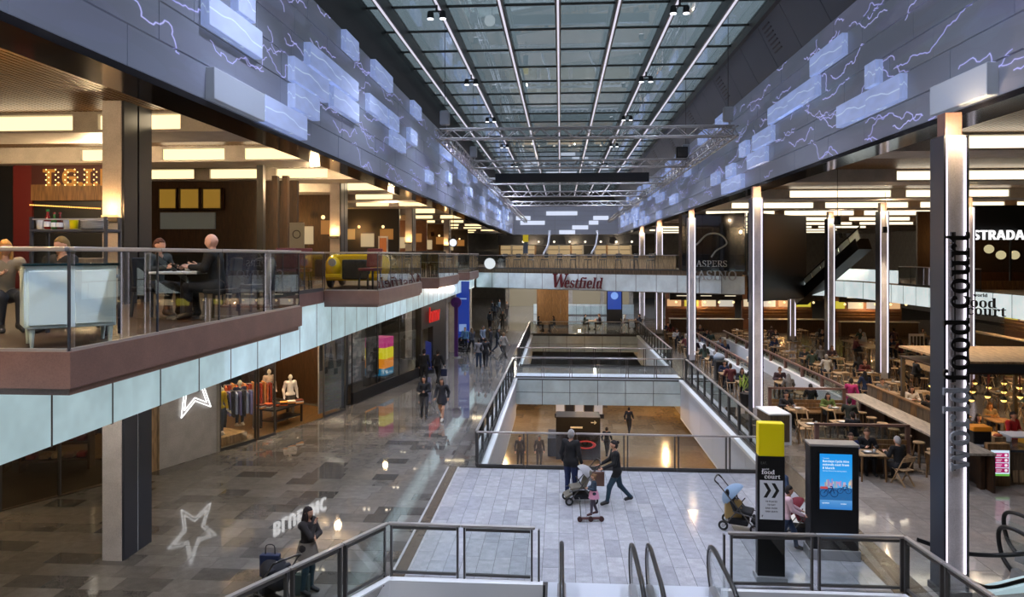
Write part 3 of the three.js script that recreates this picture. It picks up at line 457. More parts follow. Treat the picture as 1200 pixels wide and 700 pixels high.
// ================================================================ the named bridge and the far upper floor
const BA = V(-6.6, 0, -56.5), BB = V(11.7, 0, -47.05);
{
  panelRun('bridge_fascia', 'pale glass panels of the high bridge that carries the red name sign', BA, BB, 3.98, 5.15, 14, metric(mat(0xe6f0ef, { roughness: 0.2, map: glassTex })));
  const g = poly([[BA.x, 56.7], [BB.x - 0.1, 47.25], [10.5, 52], [7.6, 66], [-6.4, 72]].map(([x, z]) => [x, z]), 0.34); g.rotateX(-Math.PI / 2); g.translate(0, 5.12, 0);
  struct('floor', 'upper deck of the high bridge', 'floor', g, M.greyWood);
  const g2 = poly([[BA.x, 56.75], [BB.x - 0.1, 47.3], [10.5, 52], [7.6, 66], [-6.4, 72]], 0.06); g2.rotateX(-Math.PI / 2); g2.translate(0, 3.94, 0); struct('ceiling', 'white underside of the high bridge', 'ceiling', g2, M.plaster);
  railing('glass balustrade along the high bridge in front of the bar stools', [[BA.x, 56.5], [7.9, 49.05]], UP, { step: 1.45, noPosts: true, gap: 0.02, h: 1.05, chan: M.darkSteel });
  const end = thing('bridge_end_panel', 'brown end panel of the high bridge beside the casino wall', 'panel', [BB.x, 3.98, BB.z]); part(end, 'panel', b2(0, 0.12, 0, 1.2, 0.05, -3), M.wood);
  // dark red serif sign
  const u = BB.clone().sub(BA).normalize(), yaw = -Math.atan2(u.z, u.x), s = thing('name_sign', 'dark red slanted serif sign on the high bridge', 'sign', atOn(676, 330)); s.rotation.y = yaw;
  const w = text('W', 1.02, 0.06, serif); w.scale(0.85, 1, 1); w.translate(-1.36, 0.04, 0.06); const r = text('estfield', 0.74, 0.06, serif); r.scale(0.78, 1, 1); r.translate(0.6, -0.08, 0.06); const sh = new THREE.Matrix4().makeShear(0, 0, 0.22, 0, 0, 0); for (const q of [w, r]) { const p = q.attributes.position; for (let i = 0; i < p.count; i++) p.setX(i, p.getX(i) + 0.2 * p.getY(i)); }
  part(s, 'letters', [w, r], mat(0x5c0f16, { roughness: 0.4 }));
  function atOn(px, py) { const d = at(px, py, { z: 50 }).sub(camera.position), n = V(-(BB.z - BA.z), 0, BB.x - BA.x).normalize(), t = BA.clone().sub(camera.position).dot(n) / d.dot(n); return camera.position.clone().addScaledVector(d, t).addScaledVector(n, 0.02); }
  // back wall of the far upper floor, with lit windows and a row of round lamps
  const bw = struct('wall_far', 'dark back wall of the cafes behind the high bridge', 'wall', [b2(-9, 12, 7.95, 9.35, -104, -104.3), b2(-9, 12, 3, 6.5, -104, -104.3), b2(-9, 12, 6.5, 6.52, -104.1, -104.3)], M.slate); struct('ceiling', 'dark soffit beyond the far media wall', 'ceiling', b2(-9, 12, 9.36, 9.5, -101.5, -104.3), M.slate); struct('floor', 'far upper floor strip under the round lamps', 'floor', b2(-9, 12, 5.1, UP, -100, -104), M.greyWood);
  for (let i = 0; i < 12; i++) { const x = -8.6 + i * 1.7; part(bw, 'pier', b2(x - 0.25, x, 6.5, 7.95, -104, -104.3), i % 3 ? M.plaster : M.wood); part(bw, 'shop_window', b2(x, x + 1.45, 6.6, 7.85, -104.2, -104.25), i % 4 === 3 ? M.dark : glow(0xffd9a0, 0.4)); part(bw, 'window_bar', b2(x, x + 1.45, 7.2, 7.28, -104.1, -104.18), M.dark); }
  for (let i = 0; i < 8; i++) { const l = thing('round_lamp', 'small round white lamp in a row under the far soffit', 'lamp', atZ(613 + i * 18.2, 283.5, 102.5), 0, 'round lamps behind the high bridge'); part(l, 'housing', place(cyl(0.2, 0.2, 0.1, 0, 0, 0, 14), 0, 0, 0, 0, Math.PI / 2), M.dark); part(l, 'disc', place(cyl(0.16, 0.16, 0.03, 0, 0, 0, 14), 0, 0, 0.07, 0, Math.PI / 2), glow(0xfff0dc, 1.6)); part(l, 'arm', bx(0.03, 1.02, 0.03, 0, 0.5, -0.06), M.dark); }
  for (const x of [-4, 2, 8]) { const l = new THREE.PointLight(0xffe0b4, 26, 0, 2); l.position.set(x, 8.2, -101.5); scene.add(l); }
  const st = thing('hanging_sign', 'yellow topped hanging direction sign behind the high bridge', 'sign', atZ(616, 283, 62)); part(st, 'yellow_top', rb(0.46, 0.6, 0.2, 0.02, 0, 0.25, 0), glow(0xe8cf20, 0.5)); part(st, 'blue_panel', rb(0.4, 0.9, 0.16, 0.02, 0, -0.6, 0), mat(0x5a6a80)); part(st, 'pole', bx(0.06, st.position.y - UP, 0.06, 0, -(st.position.y - UP) / 2, -0.02), M.dark);
  for (const px of [641, 697]) { const a = atZ(px, 290, 64), t = thing('curved_strut', 'pale curved strut behind the high bridge', 'strut', a, 0, 'curved struts behind the high bridge'); part(t, 'strut', tube([V(-0.5, UP - a.y, 0), V(-0.3, -0.6, 0), V(0.05, 0.1, 0), V(0.2, 0.9, 0), V(0.2, 1.5, 0)], 0.09, 16), M.lightGrey); }
  // bar stools and timber counter on the bridge
  const stool = (pos, ry) => { const t = thing('bar_chair', 'dark bar chair behind the high bridge balustrade', 'chair', pos, ry, 'bar chairs on the high bridge'); part(t, 'seat', rb(0.42, 0.06, 0.42, 0.02, 0, 0.7, 0), M.darkSteel); part(t, 'backrest', rb(0.42, 0.3, 0.04, 0.02, 0, 1.0, -0.2), M.darkSteel); for (const sx of [-1, 1]) for (const sz of [-1, 1]) part(t, 'leg', bar(V(sx * 0.18, 0.68, sz * 0.18), V(sx * 0.22, 0, sz * 0.22), 0.03), M.darkSteel); return t; };
  const n = V(-(BB.z - BA.z), 0, BB.x - BA.x).normalize().multiplyScalar(-1); let first;
  for (let i = 0; i < 11; i++) { const p = BA.clone().lerp(BB, 0.1 + i * 0.058).addScaledVector(n, 0.8); p.y = UP; first ? copy(first, p, yaw + (i % 3 - 1) * 0.3) : (first = stool(p, yaw)); }
  const c = thing('timber_counter', 'long timber counter front behind the bar chairs on the high bridge', 'counter', BA.clone().lerp(BB, 0.08).addScaledVector(n, 1.7).setY(UP)); c.rotation.y = yaw; for (let i = 0; i < 9; i++) part(c, 'panel', bx(1.5, 1.0, 0.08, 0.8 + i * 1.54, 0.5, 0), M.paleWood); part(c, 'top', bx(14, 0.06, 0.6, 7, 1.03, -0.2), M.greyWood);
}
// ================================================================ upper right: casino block, curved balcony, moving stair, restaurant
{
  const CA = BA.clone().lerp(BB, 0.8), CD = BB.clone().sub(CA), CL = CD.length(), t = thing('casino', 'black glossy casino front with pale lettering', 'shopfront', [CA.x, UP - 0.25, CA.z], -Math.atan2(CD.z, CD.x)); const gl = mat(0x0a0d14, { roughness: 0.12, clearcoat: 1 });
  part(t, 'rear_wall', b2(0, CL, 0.25, 4.0, -0.3, -0.12), M.black); for (let i = 0; i < 3; i++) part(t, 'glass_panel', b2(i * CL / 3 + 0.01, (i + 1) * CL / 3 - 0.01, 0.26, 3.98, -0.12, -0.04), gl); part(t, 'left_reveal', b2(-0.3, 0, 0.25, 4.0, -0.3, -2), M.darkWood); const c2 = thing('dark_glass_wall', 'black receding glass wall beyond the casino lettering', 'glass wall', [BB.x + 0.2, 3.45, BB.z]), sd = V(16.7, 0, -52).sub(BB); for (let i = 0; i < 4; i++) part(c2, 'glass_panel', beam(sd.clone().multiplyScalar(i / 4).setY(2.9), sd.clone().multiplyScalar((i + 0.99) / 4).setY(2.9), 0.1, 5.7), gl); part(c2, 'rear_wall', beam(V(0.2, 2.9, 0), sd.clone().add(V(0.2, 2.9, 0)), 0.1, 5.7), M.black);
  const white = mat(0xa4a6a4, { roughness: 0.4 }), s = thing('casino_sign', 'grey casino lettering with a curling line on the black wall', 'sign', CA.clone().lerp(BB, 0.5).setY(0).add(V(0.02, at(832, 316, { z: 47.9 }).y, 0.04)), t.rotation.y); const a = text('ASPERS', 0.4, 0.05, serifR), b = text('CASINO', 0.6, 0.05, serifR); a.translate(-0.1, 0.38, 0); b.translate(0, -0.38, 0); part(s, 'letters', [a, b], white);
  part(s, 'curling_line', tube([V(-1.1, 1.6, 0.05), V(-0.3, 2.3, 0.05), V(0.5, 2.25, 0.05), V(0.9, 1.7, 0.05), V(0.2, 1.2, 0.05), V(-0.1, 0.8, 0.05)], 0.05, 40), white);
  // curved right balcony
  const pts = [[16.9, 52], [18.1, 51], [18.9, 49.6], [19.3, 47.5], [19.5, 44], [19.7, 40], [19.85, 36], [20, 32], [20.2, 28], [20.4, 24], [20.6, 16]];
  const cf = thing('curved_fascia', 'white back-lit glass panels on the curved balcony edge over the food court', 'fascia'); for (let i = 0; i + 1 < pts.length; i++) { const L = Math.hypot(pts[i + 1][0] - pts[i][0], pts[i + 1][1] - pts[i][1]); const run = panelRun('curved_run', 'panels', V(pts[i][0], 0, -pts[i][1]), V(pts[i + 1][0], 0, -pts[i + 1][1]), 3.7, 4.76, Math.max(1, Math.round(L / 1.5)), whiteBright, { back: -0.02 }); run.updateMatrixWorld(true); for (const ch of [...run.children]) cf.attach(ch); scene.remove(run); }
  const sl = poly([...pts.map(([x, z]) => [x + 0.1, z]), [42, 16], [42, 60], [17, 60]], 0.9); sl.rotateX(-Math.PI / 2); sl.translate(0, 3.8, 0); struct('floor', 'upper floor slab over the rear of the food court', 'floor', sl, M.greyWood);
  const sof = poly([...pts.map(([x, z]) => [x + 0.15, z]), [42, 16], [42, 60], [17, 60]], 0.08); sof.rotateX(-Math.PI / 2); sof.translate(0, 3.7, 0); struct('ceiling', 'brown ceiling over the rear of the food court', 'ceiling', sof, M.brown);
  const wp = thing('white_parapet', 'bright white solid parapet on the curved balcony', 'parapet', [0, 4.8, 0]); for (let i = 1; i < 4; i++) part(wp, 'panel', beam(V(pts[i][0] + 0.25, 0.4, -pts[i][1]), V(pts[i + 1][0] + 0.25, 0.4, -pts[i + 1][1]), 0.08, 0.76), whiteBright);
  railing('frameless glass balustrade on the curved balcony beside the white parapet', [[19.75, 43.9], [19.95, 40], [20.1, 36.2]], 4.75, { noPosts: true, gap: 0.02, h: 1.1, step: 1.3, name: 'frameless_balustrade' });
  // escalator that climbs from the bridge behind the columns
  const e0 = atZ(938, 350, 53), e1 = atZ(1012, 284, 46), es = thing('escalator', 'dark escalator with pale glass sides rising behind the food court columns', 'escalator', e0); const d = e1.clone().sub(e0);
  part(es, 'truss_side', beam(V(0, -0.1, 0), d.clone().add(V(0, -0.1, 0)), 0.9, 0.75), M.black); for (let i = 0; i < 7; i++) { const a = d.clone().multiplyScalar(i / 7 + 0.01), b = d.clone().multiplyScalar((i + 1) / 7 - 0.01); part(es, 'glass_panel', beam(a.clone().add(V(-0.35, 0.55, 0.3)), b.clone().add(V(-0.35, 0.55, 0.3)), 0.04, 0.6), fasciaPale); } part(es, 'handrail', beam(V(-0.35, 0.95, 0.3), d.clone().add(V(-0.35, 0.95, 0.3)), 0.08, 0.08), M.rubber);
  // restaurant on the upper right
  const r = thing('restaurant', 'dark restaurant front with white sign on the upper floor over the food court', 'shopfront', [21.2, 4.7, -39.5]);
  part(r, 'rear_wall', b2(0, 14, 0, 4.4, -5.2, -5.4), M.darkWood); part(r, 'header', b2(0, 14, 2.6, 4.4, 0.0, -0.3), M.black); for (let i = 0; i < 5; i++) part(r, 'mullion', b2(i * 2.2, i * 2.2 + 0.08, 0, 2.6, 0, -0.1), M.black); for (let i = 0; i < 4; i++) part(r, 'pane', b2(i * 2.2 + 0.09, i * 2.2 + 2.19, 0.9, 2.6, -0.03, -0.05), M.greyPane); part(r, 'parapet', b2(0, 14, 0, 0.45, 0.1, 0), M.wood);
  const sg = thing('restaurant_sign', 'white capital letter sign on the black restaurant header', 'sign', atZ(1170, 275.5, 39.3)); part(sg, 'letters', text('STRADA', 0.5, 0.08, sans), glow(0xffffff, 1.3)); for (const [px, py] of [[1159, 292], [1173, 299], [1189, 299]]) { const l = thing('globe_pendant', 'round cream pendant lamp inside the upper restaurant', 'pendant lamp', atZ(px, py, 41), 0, 'globe pendants in the upper restaurant'); part(l, 'globe', place(new THREE.SphereGeometry(0.24, 14, 10), 0, 0, 0), glow(0xffe2ae, 1.3)); part(l, 'cord', cyl(0.01, 0.01, 1.6, 0, 1.0, 0, 5), M.dark); }
  const fc = thing('balcony_lettering', 'black food court lettering on the white curved fascia', 'lettering', atZ(1152, 358, 33.6)); const f1 = text('food', 0.42, 0.04, serif), f2 = text('court', 0.42, 0.04, serif), f0 = text('world', 0.14, 0.04, serif); f1.translate(-0.1, 0.12, 0); f2.translate(0.14, -0.26, 0); f0.translate(-0.1, 0.45, 0); part(fc, 'letters', [f0, f1, f2], M.black); fc.rotation.y = -0.9;
  for (const p of [V(24, 7.5, -42), V(27, 7.5, -48), V(23, 8, -50)]) { const l = new THREE.PointLight(0xffb060, 9, 0, 2); l.position.copy(p); scene.add(l); }
}
// ================================================================ lower shops on the left
const S = [[-14.16, 17.45], [-12.88, 19.57], [-12.1, 21.16], [-11.29, 23.21], [-10.62, 24.69], [-8.95, 29.75], [-9.02, 30.9], [-7.57, 38.22], [-7.05, 43.47], [-7.0, 56]];
const SV = (i, y = 0) => V(S[i][0], y, -S[i][1]);
function along(i, k, y = 0, out = 0) { const a = SV(i), b = SV(i + 1), d = b.clone().sub(a), n = V(-d.z, 0, d.x).normalize(); return a.lerp(b, k).addScaledVector(n, out).setY(y); }
function faceYaw(i) { const d = SV(i + 1).sub(SV(i)); return -Math.atan2(d.z, d.x); }
{
  const inner = struct('floor', 'dark shop floor of the dim unit behind the wide column', 'floor', poly([[-26, 6], [-16.6, 14], [S[0][0], S[0][1]], [S[1][0], S[1][1]], [S[2][0], S[2][1]], [-26, 26]], 0.012).rotateX(-Math.PI / 2).translate(0, 0.004, 0), metric(mat(0x3a2c1f, { roughness: 0.45, map: woodTex })));
  struct('floor', 'oak boards inside the clothes shop', 'floor', poly([[S[3][0], S[3][1]], [S[5][0], S[5][1]], [-22, 36], [-22, 20]], 0.012).rotateX(-Math.PI / 2).translate(0, 0.004, 0), metric(mat(0x8a6a40, { roughness: 0.4, map: woodTex })));
  struct('floor', 'black tiles inside the music shop', 'floor', poly([[S[6][0], S[6][1]], [S[7][0], S[7][1]], [S[8][0], S[8][1]], [-22, 50], [-22, 34]], 0.012).rotateX(-Math.PI / 2).translate(0, 0.004, 0), metric(mat(0x33302e, { roughness: 0.3, map: stoneTex })));
  struct('wall_left', 'dark rear wall of the dim shop', 'wall', [b2(-26, -25.8, 0, 4.85, -4, -22)], M.darkWood);
  struct('wall_left', 'brown rear wall of the clothes shop', 'wall', [b2(-18.2, -18, 0, 4.85, -21, -33)], M.darkWood); struct('wall_left', 'black rear wall of the music shop', 'wall', [b2(-15.2, -15, 0, 4.85, -32, -60)], M.black);
  struct('wall_left', 'party wall between the clothes shop and the music shop', 'wall', beam(V(-9.7, 2.42, -30.7), V(-20, 2.42, -36), 0.3, 4.85), M.darkWood);
  // star wall
  const sw = thing('star_wall', 'pale grey painted board wall carrying a star outline', 'wall panel', SV(2)), L = SV(2).distanceTo(SV(3)); sw.rotation.y = faceYaw(2);
  for (let i = 0; i < 16; i++) part(sw, 'board', bx(L - 0.02, 0.296, 0.16, L / 2, 0.15 + i * 0.3, -0.08), metricWhite()); part(sw, 'timber_edge', b2(-0.28, 0, 0, 4.8, 0.0, -0.5), M.paleWood); part(sw, 'edge_post', b2(L - 0.04, L + 0.1, 0, 4.8, 0.03, -0.3), M.plaster);
  const star = (r0, r1) => { const p = []; for (let i = 0; i < 10; i++) { const a = Math.PI / 2 + i * Math.PI / 5, r = i % 2 ? r1 : r0; p.push(V(r * Math.cos(a), r * Math.sin(a), 0)); } return p; };
  const st = thing('star_light', 'white double outline neon star on the pale shop wall', 'star sign', along(2, 0.55, 2.28, 0.06)); st.rotation.y = faceYaw(2); st.rotateZ(0.12);
  for (const k of [1, 0.76]) { const p = star(0.98 * k, 0.42 * k), g = []; for (let i = 0; i < 10; i++) g.push(bar(p[i], p[(i + 1) % 10], 0.026, 0.026)); part(st, 'tube', g, glow(0xffffff, 1.8)); }
  // lit name sign of the clothes shop, above the opening
  const bi = thing('shop_sign', 'white lit letter sign above the clothes shop opening', 'sign', along(4, 0.42, 3.34, 0.14)); bi.rotation.y = faceYaw(4); part(bi, 'letters', text('BLUE INC', 0.5, 0.06, sans), glow(0xffffff, 2.4)); part(bi, 'backing', bx(4.2, 0.7, 0.08, 0, 0.04, -0.06), M.black);
  // clothes shop window glass and frames
  for (const [i, k0, k1, name] of [[3, 0.06, 0.98, 'first'], [4, 0.02, 0.18, 'narrow'], [4, 0.72, 0.99, 'poster']]) { const a = along(i, k0), b = along(i, k1), d = b.clone().sub(a), t = thing('shop_window', name + ' glass window bay of the clothes shop', 'shop window', a); part(t, 'pane', beam(V(0, 1.85, 0), d.clone().setY(1.85), 0.02, 3.6), M.pane); part(t, 'sill', beam(V(0, 0.05, 0), d.clone().setY(0.05), 0.1, 0.1), M.darkSteel); part(t, 'frame_post', bx(0.06, 4, 0.06, 0, 2, 0), M.darkSteel); part(t, 'frame_post', bx(0.06, 4, 0.06, d.x, 2, d.z), M.darkSteel); }
  const hd = thing('shop_header', 'dark header over the clothes shop opening', 'header', SV(3)); for (const i of [3, 4]) part(hd, 'header_beam', beam(SV(i, 3.9).sub(SV(3)), SV(i + 1, 3.9).sub(SV(3)), 0.2, 0.8), M.dark);
  // large poster of striding legs
  const po = thing('leg_poster', 'tall grey poster of striding legs in the clothes shop window', 'poster', along(4, 0.86, 0.1, -0.25)); po.rotation.y = faceYaw(4); const pw = 1.5;
  const ptex = canvasTex(256, 512, (c, w, h) => { c.fillStyle = '#6b6663'; c.fillRect(0, 0, w, h); const q = rng(55); for (let i = 0; i < 900; i++) { c.fillStyle = `rgba(${90 + 60 * q()},${86 + 60 * q()},${80 + 60 * q()},0.25)`; c.fillRect(q() * w, h * (0.55 + 0.45 * q()), 20 + 40 * q(), 3); } c.fillStyle = '#2f2b2a'; c.fillRect(0, 0, w, h * 0.5); c.fillStyle = '#6a5d50'; c.beginPath(); c.moveTo(95, 20); c.lineTo(170, 20); c.lineTo(200, 260); c.lineTo(170, 265); c.lineTo(132, 110); c.lineTo(92, 250); c.lineTo(60, 240); c.fill(); c.fillStyle = '#1c1817'; c.fillRect(52, 240, 44, 40); c.fillRect(168, 262, 44, 36); c.fillStyle = '#e9e4de'; c.fillRect(85, 0, 95, 60); });
  part(po, 'board', bx(pw, 3.4, 0.06, 0, 1.75, 0), M.grey); part(po, 'print', place(new THREE.PlaneGeometry(pw - 0.04, 3.36), 0, 1.75, 0.035), mat(0xffffff, { map: ptex, roughness: 0.7 }));
  // dim shop glass
  const a = SV(0), b = SV(2), d = b.clone().sub(a), gw = thing('shop_window', 'tall dark tinted glass front of the dim shop behind the wide column', 'shop window', a); for (let i = 0; i < 3; i++) { const p = d.clone().multiplyScalar(i / 3), q = d.clone().multiplyScalar((i + 0.98) / 3); part(gw, 'pane', beam(p.clone().setY(1.9), q.clone().setY(1.9), 0.02, 3.7), M.greyPane); part(gw, 'mullion', bx(0.06, 3.9, 0.08, p.x, 1.95, p.z), M.darkSteel); } part(gw, 'header_beam', beam(V(0, 4.2, 0), d.clone().setY(4.2), 0.2, 0.9), M.darkSteel);
  for (const [x, z] of [[-15.2, 21], [-17.5, 20.5], [-19.8, 20]]) { const r = thing('shelf_unit', 'dark timber shelf unit with folded goods in the dim shop', 'shelves', [x, 0.02, -z], 0.3, 'shelf units in the dim shop'); for (let k = 0; k < 4; k++) { part(r, 'shelf', rb(1.8, 0.06, 0.5, 0.01, 0, 0.3 + k * 0.5, 0), M.darkWood); for (let j = 0; j < 5; j++) part(r, 'folded_goods', rb(0.26, 0.14, 0.34, 0.04, -0.68 + j * 0.34, 0.42 + k * 0.5, 0), [M.maroon, M.wood, M.paleWood, M.brown, M.red][(j + k) % 5]); } for (const s of [-1, 1]) part(r, 'upright', bx(0.06, 2.1, 0.5, s * 0.92, 1.05, 0), M.darkWood); }
  // music shop: window, black portal, red letters
  const m0 = SV(6), m1 = SV(7), md = m1.clone().sub(m0), mw = thing('shop_window', 'large black framed glass window of the music shop', 'shop window', m0); for (let i = 0; i < 3; i++) { const p = md.clone().multiplyScalar(i / 3), q = md.clone().multiplyScalar((i + 0.99) / 3); part(mw, 'pane', beam(p.clone().setY(2.2), q.clone().setY(2.2), 0.02, 3.4), M.pane); part(mw, 'mullion', bx(0.05, 3.9, 0.06, p.x, 1.95, p.z), M.black); } part(mw, 'stall_riser', beam(V(0, 0.26, 0), md.clone().setY(0.26), 0.12, 0.5), M.black); part(mw, 'header_beam', beam(V(0, 4.2, 0), md.clone().setY(4.2), 0.2, 0.7), M.black);
  const pt = thing('shop_portal', 'black portal wall of the music shop with red letters above', 'shopfront', SV(7)); const pd = SV(8).sub(SV(7)); part(pt, 'far_jamb', beam(pd.clone().multiplyScalar(0.45).setY(2.4), pd.clone().setY(2.4), 0.3, 4.8), M.black); part(pt, 'near_jamb', beam(V(0, 2.4, 0), pd.clone().multiplyScalar(0.06).setY(2.4), 0.3, 4.8), M.black); part(pt, 'header', beam(V(0, 3.6, 0), pd.clone().setY(3.6), 0.34, 2.2), M.black);
  const hs = thing('shop_sign', 'red lit lower case letters on the black music shop portal', 'sign', along(7, 0.42, 3.2, 0.26)); hs.rotation.y = faceYaw(7); part(hs, 'letters', text('hmv', 0.8, 0.06, sansR), glow(0xff2a24, 0.55));
  // beyond the music shop: cream piers, purple sign, blue banner
  const wl = struct('wall_left', 'cream shopfront wall beyond the music shop', 'wall', [b2(-7.4, -7.05, 0, 4.85, -44.4, -45.2), b2(-7.4, -7.05, 0, 4.85, -48, -48.6), b2(-7.4, -7.05, 0, 4.85, -52, -53), b2(-7.4, -7.0, 0, 4.85, -56, -57), b2(-7.6, -7.3, 3.4, 4.85, -44, -57)], M.plaster);
  for (let i = 0; i < 3; i++) part(wl, 'shop_pane', b2(-7.42, -7.4, 0.1, 3.4, -45.2 - i * 3.7, -48 - i * 3.7), M.pane);
  const bn = thing('blue_banner', 'tall blue illuminated banner beyond the music shop', 'banner', [-6.7, 0.3, -49.5]); part(bn, 'panel', rb(0.9, 4.2, 0.12, 0.02, 0, 2.3, 0), glow(0x1a3fae, 0.55)); part(bn, 'base', rb(1.1, 0.16, 0.4, 0.02, 0, -0.2, 0), M.darkSteel); part(bn, 'marking', [bx(0.5, 0.5, 0.02, 0, 1.2, 0.07), bx(0.5, 0.1, 0.02, 0, 3.2, 0.07)], glow(0x9fc0ff, 0.5));
  const pl = thing('purple_sign', 'purple signpost with a round top beyond the music shop', 'sign', [-6.6, 0, -45.6]); part(pl, 'post', b2(-0.12, 0.12, 0, 3.5, -0.06, 0.06), mat(0x4a1a5c)); part(pl, 'disc', place(cyl(0.34, 0.34, 0.1, 0, 0, 0, 18), 0, 3.5, 0, 0, Math.PI / 2), mat(0x5a1f6e)); part(pl, 'foot', cyl(0.3, 0.25, 0.06, 0, 0.03, 0), M.darkSteel);
  for (const [x, z, k, y] of [[-12.6, 25, 26, 4], [-10.6, 28, 24, 4], [-14.5, 28.5, 26, 4.2], [-10.2, 32.5, 10, 4.2], [-9.0, 36.8, 8, 4.3], [-8.9, 28.5, 9, 4.3], [-9.5, 46.5, 12, 4], [-9.5, 51, 12, 4], [-15.5, 17, 24, 4.2], [-19, 19, 24, 4.2], [-9.5, 55, 12, 4]]) { const t = thing('shop_downlight', 'small recessed downlight in a shop ceiling on the left', 'downlight', [x, 4.83, -z], 0, 'downlights in the left shops'); part(t, 'ring', cyl(0.16, 0.16, 0.06, 0, -0.03, 0, 14), M.white); part(t, 'lens', cyl(0.12, 0.12, 0.02, 0, -0.07, 0, 14), glow(0xffdfae, 4)); const l = new THREE.PointLight(0xffd6a0, k, 0, 2); l.position.set(x, y, -z); l.shadow.radius = 6; l.castShadow = true; scene.add(l); }
  // rows of small twin spots over the walkway
  for (let i = 0; i < 17; i++) for (const x of [-8.6, -7.6]) { const z = 0.7 + i * 3.1; const t = thing('twin_spot', 'small twin spotlight in the white ceiling over the walkway', 'spotlight', [x - (i % 2) * 0.4, 4.84, -z], 0, 'twin spots over the walkway'); part(t, 'plate', bx(0.4, 0.03, 0.2, 0, -0.015, 0), M.darkSteel); part(t, 'lens', [cyl(0.06, 0.06, 0.03, -0.1, -0.04, 0, 10), cyl(0.06, 0.06, 0.03, 0.1, -0.04, 0, 10)], glow(0xffecd0, 7)); if (i % 2 === 0) { const l = new THREE.SpotLight(0xfff0dc, 15, 0, 1.25, 0.8, 2); l.position.set(x, 4.7, -z); l.target.position.set(x - 0.3, 0, -z - 1.5); l.shadow.radius = 8; scene.add(l, l.target); } }
}
function metricWhite() { return metricWhite.m ??= metric(mat(0xd2cecb, { map: concTex, roughness: 0.6 })); }

// ================================================================ people: a posed skeleton, one smooth skin over it, clothes as shells
const POSE = {
  stand: { hip: 0.93, lk: [0.1, 0.5, 0.02], la: [0.1, 0.09, -0.02], rk: [-0.1, 0.5, 0.02], ra: [-0.11, 0.09, -0.01], le: [0.25, 1.13, -0.03], lw: [0.26, 0.9, 0.08], re: [-0.25, 1.13, -0.03], rw: [-0.26, 0.9, 0.08] },
  walk: { hip: 0.91, lk: [0.1, 0.51, 0.2], la: [0.1, 0.1, 0.32], rk: [-0.1, 0.48, -0.06], ra: [-0.1, 0.16, -0.38], le: [0.25, 1.13, -0.14], lw: [0.25, 0.92, -0.06], re: [-0.25, 1.13, 0.06], rw: [-0.24, 0.95, 0.24] },
  push: { hip: 0.9, lk: [0.1, 0.5, 0.22], la: [0.1, 0.1, 0.28], rk: [-0.1, 0.47, -0.1], ra: [-0.1, 0.14, -0.4], le: [0.24, 1.15, 0.12], lw: [0.2, 1.02, 0.4], re: [-0.24, 1.15, 0.12], rw: [-0.2, 1.02, 0.4], lean: 0.06 },
  sit: { hip: 0.5, lk: [0.11, 0.5, 0.42], la: [0.11, 0.09, 0.4], rk: [-0.11, 0.5, 0.42], ra: [-0.12, 0.09, 0.36], le: [0.26, 0.78, 0.12], lw: [0.15, 0.8, 0.36], re: [-0.26, 0.78, 0.12], rw: [-0.13, 0.82, 0.36], sit: true, lean: 0.08 },
  perch: { hip: 0.76, lk: [0.12, 0.74, 0.38], la: [0.12, 0.32, 0.34], rk: [-0.12, 0.74, 0.38], ra: [-0.12, 0.3, 0.34], le: [0.26, 1.04, 0.14], lw: [0.14, 1.06, 0.38], re: [-0.26, 1.04, 0.14], rw: [-0.14, 1.06, 0.38], sit: true, lean: 0.1 },
  chin: { hip: 0.93, lk: [0.1, 0.5, 0.03], la: [0.12, 0.09, 0], rk: [-0.09, 0.5, 0.02], ra: [-0.1, 0.09, -0.03], le: [0.2, 1.16, 0.14], lw: [-0.06, 1.17, 0.24], re: [-0.16, 1.2, 0.2], rw: [-0.03, 1.4, 0.19] },
  bag: { hip: 0.92, lk: [0.1, 0.5, 0.12], la: [0.1, 0.1, 0.16], rk: [-0.1, 0.5, -0.04], ra: [-0.1, 0.12, -0.22], le: [0.26, 1.14, 0.02], lw: [0.16, 1.1, 0.24], re: [-0.25, 1.12, -0.02], rw: [-0.27, 0.88, 0.05] },
  front: { hip: 0.92, lk: [0.1, 0.5, 0.1], la: [0.1, 0.1, 0.12], rk: [-0.1, 0.5, 0.0], ra: [-0.1, 0.11, -0.14], le: [0.24, 1.14, 0.05], lw: [0.05, 1.12, 0.24], re: [-0.24, 1.14, 0.05], rw: [-0.05, 1.13, 0.25] },
};
const bodyCache = {};
function headGeo(dy, dz, tilt = 0) {
  const g = new THREE.SphereGeometry(1, 22, 18), p = g.attributes.position, ga = (x, y, cx, cy, s) => Math.exp(-((x - cx) ** 2 + (y - cy) ** 2) / (s * s));
  for (let i = 0; i < p.count; i++) {
    let x = p.getX(i), y = p.getY(i), z = p.getZ(i); const low = Math.max(0, -y);
    let X = x * 0.078 * (1 - 0.34 * low * low), Y = y * 0.118, Z = z * 0.098 * (1 - 0.18 * low) + 0.012 * low;
    if (z > 0) Z += z * (0.026 * ga(x, y, 0, -0.14, 0.17) + 0.012 * ga(x, y, 0, 0.02, 0.1) - 0.012 * (ga(x, y, 0.36, 0.08, 0.16) + ga(x, y, -0.36, 0.08, 0.16)) + 0.007 * ga(x, y, 0, -0.5, 0.2) + 0.01 * ga(x, y, 0, -0.85, 0.2) + 0.005 * ga(x, y * 3, 0, 0.8, 0.7));
    p.setXYZ(i, X, Y, Z);
  }
  g.computeVertexNormals(); const ears = [-1, 1].map((s) => place(new THREE.SphereGeometry(0.028, 8, 6).scale(0.35, 1.1, 0.7), s * 0.079, -0.005, -0.008));
  const h = join([g, ...ears]); h.rotateX(tilt); h.translate(0, dy, dz); return h;
}
